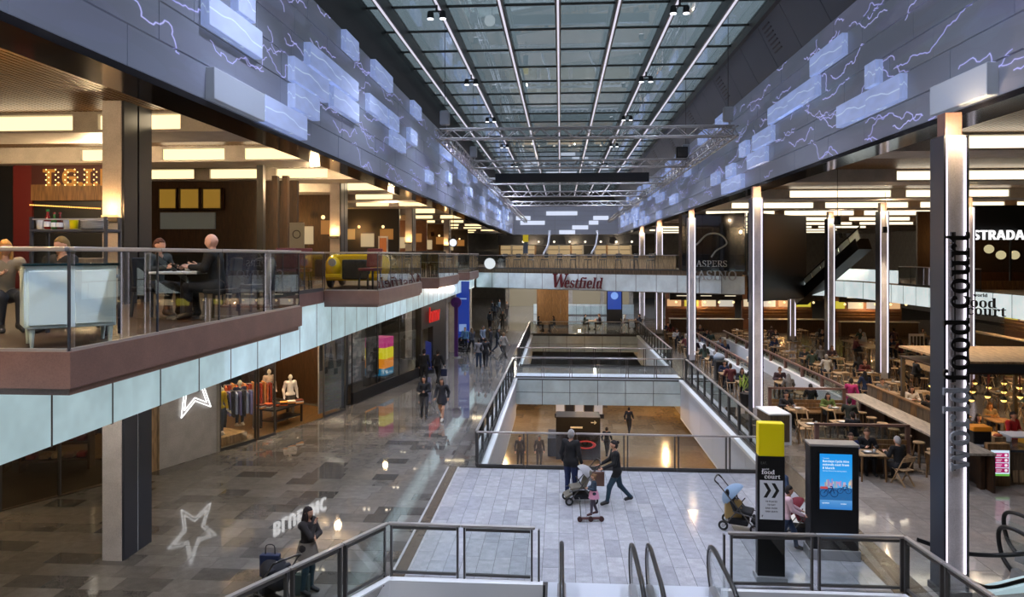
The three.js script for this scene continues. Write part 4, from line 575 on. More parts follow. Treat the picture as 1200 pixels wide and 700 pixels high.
function hairGeo(style, dy, dz, tilt = 0) {
  const g = new THREE.SphereGeometry(1, 22, 18), p = g.attributes.position;
  for (let i = 0; i < p.count; i++) { const x = p.getX(i), y = p.getY(i), z = p.getZ(i); const face = z > 0.1 && y < 0.52 - 0.25 * Math.abs(x) || y < (style === 'long' ? -0.9 : -0.5) && z > -0.4; const k = face ? 0.8 : 1.1 + 0.03 * Math.sin(9 * x + 7 * y + 5 * z); p.setXYZ(i, x * 0.079 * k, y * 0.118 * k, z * 0.099 * k - 0.006); }
  g.computeVertexNormals(); const gs = [g];
  if (style === 'long') { for (const s of [-1, 1]) gs.push(place(new THREE.SphereGeometry(1, 10, 10).scale(0.03, 0.15, 0.045), s * 0.072, -0.1, 0.01)); const b = new THREE.SphereGeometry(1, 16, 14), q = b.attributes.position; for (let i = 0; i < q.count; i++) { const y = q.getY(i); q.setXYZ(i, q.getX(i) * (0.105 - 0.02 * y), y * 0.24 - 0.16, q.getZ(i) * 0.06 - 0.062 - (y < 0 ? 0.02 * -y : 0)); } b.computeVertexNormals(); gs.push(b); }
  if (style === 'bun') gs.push(place(new THREE.SphereGeometry(0.045, 10, 8), 0, 0.06, -0.11));
  const h = join(gs); h.rotateX(tilt); h.translate(0, dy, dz); return h;
}
const handCache = {};
function handGeo(side) {                                         // palm, four unequal bent fingers and a thumb; the hand hangs along -y
  if (handCache[side]) return handCache[side];
  const gs = [rb(0.07, 0.085, 0.03, 0.012, 0, -0.045, 0)];
  [[0.026, 0.066], [0.009, 0.074], [-0.009, 0.07], [-0.026, 0.056]].forEach(([x, L]) => { const a = V(x, -0.082, 0), b = V(x, -0.082 - L * 0.5, 0.008), c = V(x, -0.082 - L * 0.9, 0.03); gs.push(bar(a, b, 0.018, 0.017, true), bar(b, c, 0.014, 0.017, true)); });
  const s = side; gs.push(bar(V(s * 0.03, -0.02, 0.005), V(s * 0.055, -0.055, 0.02), 0.02, 0.024, true), bar(V(s * 0.055, -0.055, 0.02), V(s * 0.052, -0.085, 0.032), 0.016, 0.02, true));
  return (handCache[side] = join(gs));
}
function bodyGeo(poseName, cut) {
  const key = poseName + JSON.stringify(cut); if (bodyCache[key]) return bodyCache[key];
  const o = POSE[poseName], hy = o.hip, ln = o.lean ?? 0, th = 0.55, B = [], stout = cut.stout ?? 1;
  const cy = hy + 0.36, sy = hy + 0.48, lean = (y) => ln * (y - hy) / 0.5;
  const bone = (a, ra, b, rb_, lab, fz = 1) => B.push([...a, ra, ...b, rb_, lab, fz]);
  bone([0, hy + 0.02, 0], 0.135 * stout, [0, hy + 0.18, lean(hy + 0.18)], 0.115 * stout, 'top', 1.25); bone([0, hy + 0.18, lean(hy + 0.18)], 0.115 * stout, [0, cy, lean(cy)], 0.135 * stout, 'top', 1.25);
  for (const s of [-1, 1]) {
    const e = s > 0 ? o.le : o.re, w = s > 0 ? o.lw : o.rw, k = s > 0 ? o.lk : o.rk, a = s > 0 ? o.la : o.ra, sh = [s * 0.175, sy, lean(sy)];
    bone([s * 0.05, cy + 0.08, lean(cy)], 0.09, sh, 0.062, 'top'); bone(sh, 0.06, e, 0.047, 'arm'); bone(e, 0.046, w, 0.03, 'fore');
    bone([s * 0.09, hy, 0], 0.098 * stout, k, 0.06, 'thigh'); bone(k, 0.06, a, 0.04, 'shin'); bone(a, 0.042, [a[0] + s * 0.01, Math.max(0.035, a[1] - 0.05), a[2] + 0.15], 0.033, 'foot');
  }
  bone([0, sy, lean(sy)], 0.055, [0, sy + 0.11, lean(sy) + 0.012], 0.05, 'neck');
  let lo = [9, 9, 9], hi = [-9, -9, -9]; for (const b of B) for (const [x, y, z, r] of [b.slice(0, 4), b.slice(4, 8)]) [x, y, z].forEach((v, i) => { lo[i] = Math.min(lo[i], v - r - 0.06); hi[i] = Math.max(hi[i], v + r + 0.06); });
  const c = lo.map((l, i) => (l + hi[i]) / 2), half = Math.max(...hi.map((h, i) => (h - lo[i]) / 2)), N = cut.fine ? 75 : 55;
  const mc = new MarchingCubes(N, M.white, false, false, 60000); mc.isolation = 0; const f = mc.field, hs = N / 2;
  const dist = (x, y, z) => {
    let d = 9, best = 9, lab = ''; for (const b of B) {
      const fz = b[9], zz = z * fz - (fz - 1) * (b[2] + b[6]) / 2, dx = b[4] - b[0], dy = b[5] - b[1], dz = b[6] - b[2], px = x - b[0], py = y - b[1], pz = zz - b[2];
      let t = (px * dx + py * dy + pz * dz) / (dx * dx + dy * dy + dz * dz); t = t < 0 ? 0 : t > 1 ? 1 : t; const qx = px - dx * t, qy = py - dy * t, qz = pz - dz * t, v = Math.sqrt(qx * qx + qy * qy + qz * qz) - b[3] - (b[7] - b[3]) * t;
      if (v < best) { best = v; lab = b[8]; } const h = Math.max(0.035 - Math.abs(d - v), 0) / 0.035; d = Math.min(d, v) - h * h * 0.035 * 0.25;
    } dist.lab = lab; return d;
  };
  const cell = half / hs, S = 5, gx0 = (i, a) => (i - hs) * cell + c[a];
  for (let k0 = 0; k0 < N; k0 += S) for (let j0 = 0; j0 < N; j0 += S) for (let i0 = 0; i0 < N; i0 += S) {   // blocks far from the skin take one value
    const m = (S - 1) / 2, far = dist(gx0(i0 + m, 0), gx0(j0 + m, 1), gx0(k0 + m, 2)), skip = Math.abs(far) > S * cell * 1.1 + 0.03;
    for (let k = k0; k < Math.min(N, k0 + S); k++) for (let j = j0; j < Math.min(N, j0 + S); j++) for (let i = i0; i < Math.min(N, i0 + S); i++) f[k * N * N + j * N + i] = skip ? -far : -dist(gx0(i, 0), gx0(j, 1), gx0(k, 2));
  }
  mc.update(); const n = mc.count, P = mc.positionArray, pos = new Float32Array(n * 3), nor = new Float32Array(n * 3);
  for (let i = 0; i < n; i++) for (let a = 0; a < 3; a++) pos[3 * i + a] = P[3 * i + a] * half + c[a];
  const e = 0.008, seen = {}; for (let i = 0; i < n; i++) { const x = pos[3 * i], y = pos[3 * i + 1], z = pos[3 * i + 2], id = Math.round(x * 2e3) + '_' + Math.round(y * 2e3) + '_' + Math.round(z * 2e3); let q = seen[id]; if (!q) { const d0 = dist(x, y, z), gx = dist(x + e, y, z) - d0, gy = dist(x, y + e, z) - d0, gz = dist(x, y, z + e) - d0, L = Math.hypot(gx, gy, gz) || 1; q = seen[id] = [gx / L, gy / L, gz / L]; } nor.set(q, 3 * i); }
  // clothes: the triangles of each region, set out from the skin
  const region = { top: [], trousers: [], shoes: [] };
  const coatY = cut.hem ?? hy - 0.02;
  for (let t = 0; t < n; t += 3) {
    const x = (pos[3 * t] + pos[3 * t + 3] + pos[3 * t + 6]) / 3, y = (pos[3 * t + 1] + pos[3 * t + 4] + pos[3 * t + 7]) / 3, z = (pos[3 * t + 2] + pos[3 * t + 5] + pos[3 * t + 8]) / 3; dist(x, y, z); let r = null;
    const l = dist.lab; if (l === 'top' || l === 'arm' || (l === 'fore' && !cut.short)) r = 'top'; else if (l === 'thigh' || l === 'shin') r = !o.sit && y > coatY ? 'top' : cut.bare && (l === 'shin' || y < hy - 0.28) ? null : 'trousers'; else if (l === 'foot') r = 'shoes';
    if (l === 'top' && y < hy + 0.02 && !o.sit && y < coatY) r = 'trousers'; if (r) region[r].push(t);
  }
  const shell = (ts, d) => { const p2 = new Float32Array(ts.length * 9), n2 = new Float32Array(ts.length * 9); ts.forEach((t, i) => { for (let v = 0; v < 9; v++) { p2[9 * i + v] = pos[3 * t + v] + nor[3 * t + v] * d; n2[9 * i + v] = nor[3 * t + v]; } }); const g = new THREE.BufferGeometry(); g.setAttribute('position', new THREE.BufferAttribute(p2, 3)); g.setAttribute('normal', new THREE.BufferAttribute(n2, 3)); return g; };
  const skin = new THREE.BufferGeometry(); skin.setAttribute('position', new THREE.BufferAttribute(pos, 3)); skin.setAttribute('normal', new THREE.BufferAttribute(nor, 3));
  const hands = [1, -1].map((s) => { const e2 = V(...(s > 0 ? o.le : o.re)), w = V(...(s > 0 ? o.lw : o.rw)), g = handGeo(s > 0 ? -1 : 1).clone(); g.applyQuaternion(new THREE.Quaternion().setFromUnitVectors(V(0, -1, 0), w.clone().sub(e2).normalize())); g.translate(w.x, w.y, w.z); return g; });
  const hd = sy + 0.205, hz = lean(sy) + 0.025;
  const out = { body: join([skin, headGeo(hd, hz, o.sit ? 0.15 : 0.05), ...hands]), top: shell(region.top, 0.013), trousers: shell(region.trousers, 0.01), shoes: shell(region.shoes, 0.012), hd, hz, tilt: o.sit ? 0.15 : 0.05, hy };
  return (bodyCache[key] = out);
}
const cloth = {}; const clothMat = (hex, r = 0.85) => (cloth[hex + r] ??= mat(hex, { roughness: r }));
const hairCache = {};
function person(label, pos, ry, o, group) {                      // faces +z when ry = 0
  const t = thing('person', label, 'person', pos, ry, group), g = bodyGeo(o.pose, o.cut ?? {}), s = (o.h ?? 1.7) / 1.72; t.scale.setScalar(s);
  const b = part(t, 'body', g.body, clothMat(o.skin ?? 0xb98a70, 0.6)); part(b, 'top', g.top, clothMat(o.top)); part(b, 'trousers', g.trousers, clothMat(o.legs ?? 0x1d222c)); part(b, 'shoes', g.shoes, clothMat(o.shoes ?? 0x151313, 0.5));
  if (o.hair !== null) { const st = o.style ?? 'short', k = st + g.hd + g.hz; part(b, 'hair', (hairCache[k] ??= hairGeo(st, g.hd, g.hz, g.tilt)), clothMat(o.hair ?? 0x1d140e)); }
  if (o.skirt) part(b, 'skirt', lathe([[0.15, g.hy + 0.12], [0.19, g.hy], [0.23, g.hy - 0.2], [0.22, g.hy - 0.2], [0.15, g.hy + 0.08]], 18), clothMat(o.skirt));
  if (o.eyes) part(b, 'eyes', [-1, 1].map((e) => place(new THREE.SphereGeometry(0.009, 8, 6), e * 0.03, g.hd + 0.012, g.hz + 0.083)), M.black);
  return t;
}
function tote(label, pos, hex, s = 1) { const t = thing('carrier_bag', label, 'bag', pos); part(t, 'bag_body', rb(0.32 * s, 0.36 * s, 0.12 * s, 0.02, 0, 0.18 * s, 0), clothMat(hex)); part(t, 'handle', tube([V(-0.08, 0.36, 0), V(-0.06, 0.5, 0), V(0.06, 0.5, 0), V(0.08, 0.36, 0)].map((v) => v.multiplyScalar(s)), 0.01, 12), M.black); return t; }
{
  const P = (px, py, y = 0) => atY(px, py, y);
  // walkway
  person('woman with long dark hair and jeans by the balustrade, hand at her chin', P(360, 696), 1.3, { pose: 'chin', h: 1.66, top: 0x1c1513, skirt: 0x6d655c, legs: 0x27414a, shoes: 0x0f1012, style: 'long', hair: 0x1c0f0c, cut: { fine: 1, hem: 0.8 }, eyes: 1 });
  person('woman in black jacket and grey trousers walking beside the girl in shorts', P(497, 490), 0.1, { pose: 'front', h: 1.66, top: 0x16171c, legs: 0x3b3a3d, style: 'long', hair: 0x1a1412, cut: { fine: 1 } });
  person('young woman in short skirt and white boots walking with bare legs', P(518, 492), -0.1, { pose: 'walk', h: 1.64, top: 0x24242a, legs: 0x24242c, shoes: 0xb9b5b0, style: 'long', hair: 0x2c1d15, skirt: 0x23232b, cut: { fine: 1, bare: 1 } });
  person('broad man in a black coat walking away past the music shop', P(497, 452), Math.PI, { pose: 'stand', h: 1.8, top: 0x0e0e11, legs: 0x121216, cut: { stout: 1.2, hem: 0.75 } });
  person('person in black jacket carrying a navy bag past the music shop', P(513, 450), Math.PI - 0.2, { pose: 'walk', h: 1.72, top: 0x101015, legs: 0x14141a });
  tote('navy carrier bag hanging from the person in the black jacket', P(513, 450).add(V(-0.24, 0.38, 0.24).applyAxisAngle(V(0, 1, 0), Math.PI - 0.2).setY(0.36)), 0x1c2340);
  person('person in grey top with an arm round a companion on the walkway', P(561, 431), Math.PI, { pose: 'stand', h: 1.66, top: 0x6f6d70, legs: 0x27364c }); person('person in black walking away beside the companion in grey', P(569, 431), Math.PI, { pose: 'walk', h: 1.74, top: 0x101014, legs: 0x15151a });
  const crowd = [[545, 412, 0x5b88a8, 0x22242a], [553, 414, 0x3a3d46, 0x1c1d24], [566, 412, 0x5a6470, 0x20222a], [575, 416, 0x15151b, 0x15151b], [583, 414, 0x20262e, 0x1b2230], [590, 421, 0x85807a, 0x3b3834], [574, 388, 0x38485c, 0x1d2330], [580, 376, 0x29384c, 0x1a1d26], [589, 386, 0x23201f, 0x191a1e], [594, 372, 0x3d352f, 0x1d1a1a], [585, 370, 0x51657a, 0x222630], [577, 372, 0x434c5a, 0x1e222a]];
  crowd.forEach(([x, y, a, b], i) => person(['figure in a pale blue top', 'figure in a charcoal coat', 'figure in a slate top', 'figure in black', 'figure in dark navy', 'figure in a light grey coat', 'figure in a blue grey jacket', 'figure in a deep blue coat', 'figure in a dark brown coat', 'figure in a mid brown coat', 'figure in a steel blue coat', 'figure in a grey blue top'][i] + ' in the crowd at the far end of the walkway', P(x, y), (i * 1.9) % 3 + (i % 2) * 2, { pose: i % 3 ? 'walk' : 'stand', h: 1.62 + (i % 4) * 0.05, top: a, legs: b, hair: i % 4 === 1 ? 0x6a5238 : 0x1b1411, style: i % 3 === 1 ? 'long' : 'short' }, 'crowd at the far end of the walkway'));
  // pale paving
  person('grey haired man in black jacket and blue jeans standing at the void balustrade', P(669, 583), 2.7, { pose: 'stand', h: 1.8, top: 0x0d0d10, legs: 0x16234a, shoes: 0x141414, hair: 0x8d8a88, cut: { fine: 1, stout: 1.12, hem: 0.8 } });
  person('woman in black coat and flared jeans pushing the pushchair', P(723, 591), -1.45, { pose: 'push', h: 1.68, top: 0x0c0c0f, legs: 0x1f3644, style: 'bun', hair: 0x15100e, cut: { fine: 1, hem: 0.76 } });
  person('small girl in pink skirt standing on a scooter beside the pushchair', P(696, 609).add(V(0, 0.1, 0)), -1.5, { pose: 'front', h: 1.02, top: 0x2a3846, legs: 0x4d4650, shoes: 0x4a2524, style: 'bun', hair: 0x7a5a3a, skirt: 0xc98aa0 });
  // beside the totem and display
  person('girl in pale pink top and jeans pushing a red pushchair behind the yellow topped totem', P(921, 646), -1.7 + Math.PI, { pose: 'push', h: 1.45, top: 0xc2a3a8, legs: 0x2a3850, hair: 0x17100e });
  person('dark haired person behind the yellow topped totem', P(911, 628), 2.6, { pose: 'stand', h: 1.66, top: 0x3b4a63, legs: 0x2a3346, hair: 0x120e0d });
  // basement
  for (const [x, y, a] of [[609, 547, 0x3c3a3a], [632, 547, 0x44403e], [664 + 47, 535, 0x121217], [737, 508, 0x17171c]]) person(x < 640 ? 'shopper in dark clothes walking on the basement floor' : 'person in a black suit on the basement floor', P(x, y, BASE), x < 640 ? 0.2 : 2.8, { pose: x < 640 ? 'stand' : 'walk', h: 1.75, top: a, legs: a }, x < 640 ? 'shoppers on the basement floor' : 'suited people on the basement floor');
}

// ================================================================ escalators, display, totem, pushchairs
{
  const escal = (label, x0, x1) => {                              // two balustrades with moving handrails; the steps go down towards the camera
    const t = thing('escalator', label, 'escalator', [(x0 + x1) / 2, 0, -14.1], 0), w = x1 - x0;
    for (const s of [-1, 1]) {
      const x = s * w / 2;
      part(t, 'handrail', tube([V(x, 0.12, 0.35), V(x, 0.16, 0.06), V(x, 0.5, -0.18), V(x, 0.86, -0.08), V(x, 0.98, 0.25), V(x, 0.99, 1.2), V(x, 0.95, 2.0), V(x, 0.5, 3.1), V(x, -1.6, 7)], 0.042, 60), M.rubber);
      part(t, 'glass_panel', bx(0.014, 0.72, 1.5, x, 0.56, 0.72), M.pane); part(t, 'newel_trim', tube([V(x, 0.16, 0.4), V(x, 0.2, 0.12), V(x, 0.5, -0.1), V(x, 0.82, -0.02), V(x, 0.92, 0.25), V(x, 0.93, 1.6)], 0.022, 40), M.steel);
      part(t, 'skirt_panel', [rb(0.16, 0.3, 2.0, 0.05, x, 0.12, 1.2), beam(V(x, 0.0, 2), V(x, -2.6, 7), 0.16, 0.5)], M.steel);
    }
    for (let i = 0; i < 10; i++) part(t, 'step', bx(w - 0.2, 0.2, 0.42, 0, -0.1 - Math.max(0, i - 2) * 0.2, 1.2 + i * 0.4), M.darkSteel); part(t, 'comb_plate', bx(w - 0.2, 0.02, 0.5, 0, 0.012, 0.85), M.lightGrey);
    return t;
  };
  escal('escalator with black handrails beside the dark walkway, ending at the pale paving', 0.02, 1.36); escal('escalator with black handrails on the food court side, ending at the pale paving', 1.68, 2.86);
  // escalator at the lower right edge
  const t = thing('escalator', 'escalator with looped black handrails beside the tall lettered column', 'escalator', [8.85, 0, -15.3]); const loop = (x, z) => [V(x + 0.1, 0.0, z + 0.3), V(x, 0.35, z - 0.15), V(x, 0.85, z - 0.25), V(x + 0.05, 1.0, z + 0.1), V(x + 0.35, 0.8, z + 0.9), V(x + 0.8, 0.2, z + 2.2)];
  for (const z of [0, 0.9]) { part(t, 'handrail', tube(loop(0.15 + z * 0.7, -z), 0.045, 50), M.rubber); part(t, 'newel_panel', bx(0.02, 0.62, 0.8, 0.3 + z * 0.7, 0.45, 0.25 - z, 0.35), M.pane); part(t, 'skirt_panel', beam(V(0.2 + z * 0.7, 0.05, 0.1 - z), V(1.0 + z * 0.7, -0.5, 2.6 - z), 0.14, 0.36), M.steel); }
  part(t, 'low_handrail', tube([V(-1.5, 0.62, -0.2), V(-0.9, 0.45, -0.1), V(-0.3, 0.42, 0), V(0.4, 0.55, 0.2), V(1.4, 0.9, 0.4)], 0.045, 40), M.rubber);
  part(t, 'white_side', beam(V(-0.7, -0.3, 0.75), V(1.6, 0.0, 0.2), 0.3, 0.7), fasciaBright); part(t, 'side_handrail', tube([V(-1.1, 0.28, 0.3), V(-0.7, 0.08, 0.7), V(0, 0.16, 0.62), V(1.6, 0.46, 0.1)], 0.045, 30), M.rubber);
  // digital display
  const k0 = atY(978, 657), kd = thing('digital_display', 'black freestanding digital display showing a bright blue cycle hire advert', 'display', k0, -0.06), w = 1.0, h = 2.42;
  part(kd, 'body', rb(w, h - 0.2, 0.4, 0.03, 0, h / 2 + 0.1, -0.2), M.black); part(kd, 'plinth', rb(w + 0.06, 0.22, 0.48, 0.02, 0, 0.11, -0.2), M.steel); part(kd, 'top_cap', rb(w + 0.02, 0.05, 0.42, 0.01, 0, h + 0.02, -0.2), M.rail);
  const scr = canvasTex(512, 912, (c, W, H) => {
    const g = c.createLinearGradient(0, 0, 0, H); g.addColorStop(0, '#1d93e8'); g.addColorStop(0.5, '#3aa0ea'); g.addColorStop(0.7, '#7fb2dd'); g.addColorStop(1, '#2f78c4'); c.fillStyle = g; c.fillRect(0, 0, W, H);
    c.fillStyle = '#e8f4ff'; c.font = '24px sans-serif'; c.fillText('Transport', 50, 84); c.font = 'bold 50px sans-serif'; ['Barclays Cycle Hire', 'extends east from', '8 March'].forEach((s, i) => c.fillText(s, 46, 140 + i * 56, 420)); c.font = '24px sans-serif'; c.fillText('Find out more at the docking station', 48, 290, 380);
    const q = rng(8); for (let i = 0; i < 26; i++) { const x = q() * W, y = 470 + q() * 60, hh = 30 + q() * 100; c.fillStyle = `rgba(${150 + 80 * q()},${130 + 80 * q()},${150 + 60 * q()},0.8)`; c.fillRect(x, y - hh * 0.6, 14 + 34 * q(), hh); } c.fillStyle = '#27639e'; c.fillRect(0, 560, W, 200);
    const bike = (x, y, s, col) => { c.strokeStyle = col; c.lineWidth = 9 * s; for (const d of [-75, 75]) { c.beginPath(); c.arc(x + d * s, y, 52 * s, 0, 7); c.stroke(); } c.lineWidth = 12 * s; c.beginPath(); c.moveTo(x - 75 * s, y); c.lineTo(x - 25 * s, y - 70 * s); c.lineTo(x + 50 * s, y - 75 * s); c.lineTo(x, y); c.lineTo(x - 25 * s, y - 70 * s); c.moveTo(x + 75 * s, y); c.lineTo(x + 45 * s, y - 100 * s); c.lineTo(x + 15 * s, y - 105 * s); c.stroke(); };
    bike(150, 650, 1.1, '#0f2c58'); bike(390, 600, 0.85, '#152f5c'); c.fillStyle = '#b84444'; c.fillRect(10, 540, 120, 40); c.fillStyle = '#e8f4ff'; c.font = 'bold 26px sans-serif'; c.fillText('cyclehire', 40, 820); c.fillText('London', 330, 826);
  });
  part(kd, 'screen', place(new THREE.PlaneGeometry(0.66, 1.18), 0.02, 1.68, 0.02), new THREE.MeshStandardMaterial({ color: 0x050505, roughness: 0.15, emissive: 0xffffff, emissiveMap: scr, emissiveIntensity: 1.0 }), 'bright blue advert with bicycles'); part(kd, 'bezel', [b2(-0.33, 0.37, 2.27, 2.31, 0, 0.03), b2(-0.33, 0.37, 1.05, 1.09, 0, 0.03), b2(-0.35, -0.31, 1.05, 2.31, 0, 0.03), b2(0.35, 0.39, 1.05, 2.31, 0, 0.03)], M.black); area(0.66, 1.18, k0.clone().add(V(0.02, 1.68, 0.06)), k0.clone().add(V(0, 1.6, 2)), 0x6ab4f0, 0.5);
  // totem
  const tt = thing('wayfinding_totem', 'slim black food court totem with a yellow top and arrow panel', 'totem', atY(902.5, 679), -0.05); part(tt, 'post', rb(0.53, 2.5, 0.2, 0.015, 0, 1.25, 0), M.black); part(tt, 'base_plate', rb(0.6, 0.1, 0.34, 0.01, 0, 0.05, 0), M.steel); part(tt, 'yellow_top', rb(0.5, 0.66, 0.24, 0.02, 0, 2.82, 0), M.yellow, 'bright yellow top box');
  const tot = canvasTex(256, 640, (c, W, H) => { c.fillStyle = '#0b0b0d'; c.fillRect(0, 0, W, H); c.fillStyle = '#777'; c.font = '34px sans-serif'; c.fillText('EAT.', 22, 60); c.fillStyle = '#f2f2f2'; c.font = 'bold 24px serif'; c.fillText('world', 34, 118); c.font = 'bold 58px serif'; c.fillText('food', 30, 160); c.fillText('court', 58, 205, 170); c.fillStyle = '#cfd3d8'; c.fillRect(14, 222, W - 28, 400); c.fillStyle = '#111'; for (const x of [50, 130]) { c.beginPath(); c.moveTo(x, 250); c.lineTo(x + 34, 250); c.lineTo(x + 76, 325); c.lineTo(x + 34, 400); c.lineTo(x, 400); c.lineTo(x + 42, 325); c.fill(); } c.font = 'bold 24px sans-serif'; c.textAlign = 'center'; ['10 PLACES', 'TO EAT', 'AND OVER', '1000 SEATS'].forEach((s, i) => c.fillText(s, W / 2, 446 + i * 34)); c.font = 'bold 40px sans-serif'; c.fillText('r', 40, 600); });
  part(tt, 'printed_panel', place(new THREE.PlaneGeometry(0.5, 1.25), 0, 1.82, 0.104), mat(0xffffff, { map: tot, roughness: 0.4 }));
}
function pushchair(label, pos, ry, hood, seat, s = 1) {
  const t = thing('pushchair', label, 'pushchair', pos, ry); t.scale.setScalar(s);
  for (const x of [-0.24, 0.24]) { part(t, 'frame', [bar(V(x, 1.02, -0.42), V(x, 0.12, 0.36), 0.028, 0.028, true), bar(V(x, 0.1, -0.28), V(x, 0.62, 0.1), 0.026, 0.026, true), bar(V(x, 0.45, -0.1), V(x, 0.36, 0.36), 0.026, 0.026, true)], M.darkSteel); for (const z of [-0.3, 0.36]) { part(t, 'wheel', place(new THREE.TorusGeometry(0.085, 0.025, 8, 18), x, 0.11, z, Math.PI / 2), M.rubber); part(t, 'hub', place(cyl(0.04, 0.04, 0.05, 0, 0, 0, 10), x, 0.11, z, 0, 0, Math.PI / 2), M.steel); } }
  part(t, 'handle', tube([V(-0.24, 1.0, -0.4), V(-0.24, 1.06, -0.47), V(0, 1.08, -0.5), V(0.24, 1.06, -0.47), V(0.24, 1.0, -0.4)], 0.018, 24), M.rubber);
  part(t, 'seat', [rb(0.42, 0.08, 0.36, 0.03, 0, 0.42, 0.12, 0, 0.1), rb(0.42, 0.5, 0.08, 0.03, 0, 0.64, -0.14, 0, -0.4), rb(0.4, 0.06, 0.2, 0.02, 0, 0.24, 0.36, 0, 0.5)], clothMat(seat)); const hg = new THREE.SphereGeometry(0.3, 18, 10, 0, Math.PI * 2, 0, Math.PI / 2).scale(0.78, 0.75, 1); part(t, 'hood', place(hg, 0, 0.72, -0.1, 0, -0.85), clothMat(hood)); part(t, 'basket', rb(0.36, 0.14, 0.42, 0.03, 0, 0.2, 0), M.fabricBlack); return t;
}
pushchair('grey pushchair with a pale hood pushed by the woman in the black coat', atY(681, 589), -1.4, 0x9b9a9a, 0x6a6458, 1.0);
pushchair('black pushchair with a pale blue hood and a beige bag beside the totem', atY(866, 620), 1.2, 0x7d94ab, 0x141416, 1.08);
pushchair('red pushchair behind the yellow topped totem', atY(938, 628), 1.4, 0x7a2630, 0x6a1a26, 0.9);
pushchair('black pushchair in the crowd at the far end of the walkway', atY(541, 412), 0.6, 0x17171a, 0x17171a, 1.0);
pushchair('dark pushchair with bags beside the woman at the balustrade', atY(318, 722), -2.2, 0x101016, 0x14141c, 1.1);
{
  const b = tote('beige cloth bag hanging on the black pushchair', atY(858, 618).add(V(0, 0.25, 0.1)), 0x9a8050, 1.2);
  tote('brown shoulder bag hanging from the pushchair handle', atY(701, 592).add(V(0, 0.5, 0)), 0x5c4236, 1.0); tote('grey green bag at the feet of the woman by the balustrade', atY(352, 697), 0x3c4a46, 1.1); tote('navy bag on top of the dark pushchair', atY(318, 722).add(V(0, 0.74, 0.05)), 0x14203c, 1.1);
  const s = thing('scooter', 'brown child scooter on the pale paving', 'scooter', atY(692, 611), 0.1); s.scale.setScalar(0.78); part(s, 'deck', rb(0.62, 0.05, 0.14, 0.02, 0, 0.09, 0), mat(0x4a2420)); for (const x of [-0.34, 0.0, 0.34]) part(s, 'wheel', place(cyl(0.08, 0.08, 0.07, 0, 0, 0, 14), x, 0.08, 0.04, 0, Math.PI / 2), mat(0x3a1c18)); part(s, 'stem', bar(V(-0.3, 0.1, 0), V(-0.34, 0.68, 0), 0.03, 0.03, true), M.darkSteel); part(s, 'handlebar', bar(V(-0.34, 0.68, -0.17), V(-0.34, 0.68, 0.17), 0.03, 0.03, true), M.rubber);
}
// ================================================================ food court furniture
const G = {};
function foldingChair(pos, ry, label = 'pale folding wooden chair at a food court table', group = 'folding chairs in the food court') {
  if (G.fc) return copy(G.fc, pos, ry, label, group);
  const t = (G.fc = thing('folding_chair', label, 'chair', pos, ry, group)); part(t, 'seat', rb(0.4, 0.03, 0.4, 0.01, 0, 0.45, 0), M.paleWood); part(t, 'backrest', rb(0.4, 0.14, 0.025, 0.01, 0, 0.76, -0.21, 0, -0.15), M.paleWood);
  for (const s of [-1, 1]) { part(t, 'leg', bar(V(s * 0.19, 0.84, -0.24), V(s * 0.19, 0, 0.24), 0.035, 0.022), M.paleWood); part(t, 'leg', bar(V(s * 0.165, 0.46, 0.16), V(s * 0.165, 0, -0.24), 0.035, 0.022), M.paleWood); } return t;
}
function cafeTable(pos, ry, label = 'small pale square food court table', group = 'square tables in the food court') {
  if (G.ct) return copy(G.ct, pos, ry, label, group);
  const t = (G.ct = thing('cafe_table', label, 'table', pos, ry, group)); part(t, 'tabletop', rb(0.75, 0.035, 0.75, 0.01, 0, 0.74, 0), M.paleWood); for (const sx of [-1, 1]) for (const sz of [-1, 1]) part(t, 'leg', bar(V(sx * 0.32, 0.73, sz * 0.32), V(sx * 0.34, 0, sz * 0.34), 0.04), M.wood); return t;
}
function stool(pos, ry = 0) {
  if (G.st) return copy(G.st, pos, ry); const t = (G.st = thing('bar_stool', 'wooden bar stool with a round seat at a food court counter', 'stool', pos, ry, 'bar stools in the food court')); part(t, 'seat', cyl(0.17, 0.17, 0.04, 0, 0.73, 0, 16), M.paleWood); for (let k = 0; k < 4; k++) { const a = k * Math.PI / 2 + 0.8; part(t, 'leg', bar(V(0.11 * Math.cos(a), 0.72, 0.11 * Math.sin(a)), V(0.22 * Math.cos(a), 0, 0.22 * Math.sin(a)), 0.035), M.wood); } part(t, 'foot_ring', place(new THREE.TorusGeometry(0.17, 0.012, 6, 18), 0, 0.28, 0, 0, Math.PI / 2), M.darkSteel); return t;
}
const tray = (pos) => { if (G.tr) return copy(G.tr, pos, R() * 3); const t = (G.tr = thing('food_tray', 'small tray with a white cup and plate on a food court table', 'tray', pos, 0, 'trays on the food court tables')); part(t, 'tray', rb(0.4, 0.02, 0.28, 0.008, 0, 0.01, 0), M.darkSteel); part(t, 'plate', lathe([[0, 0.02], [0.09, 0.022], [0.12, 0.04], [0.11, 0.04], [0.08, 0.03], [0, 0.03]], 16).translate(-0.06, 0, 0), M.white); part(t, 'cup', lathe([[0, 0.02], [0.03, 0.02], [0.042, 0.11], [0.038, 0.11], [0.028, 0.03], [0, 0.03]], 12).translate(0.12, 0, 0.04), M.white); return t; };
const seatPalette = [[0x14141a, 0x1b1c22], [0x20242c, 0x181a20], [0x2c3a30, 0x1c1e22], [0x46343a, 0x22242a], [0x7a7672, 0x262830], [0x1c2a48, 0x1c2230], [0x5c2626, 0x1e1e22], [0xb4b0aa, 0x2a2c34]];
const topName = ['black', 'charcoal', 'dark green', 'plum', 'grey', 'navy', 'dark red', 'cream'], hairName = ['dark', 'brown', 'black', 'fair', 'grey'];
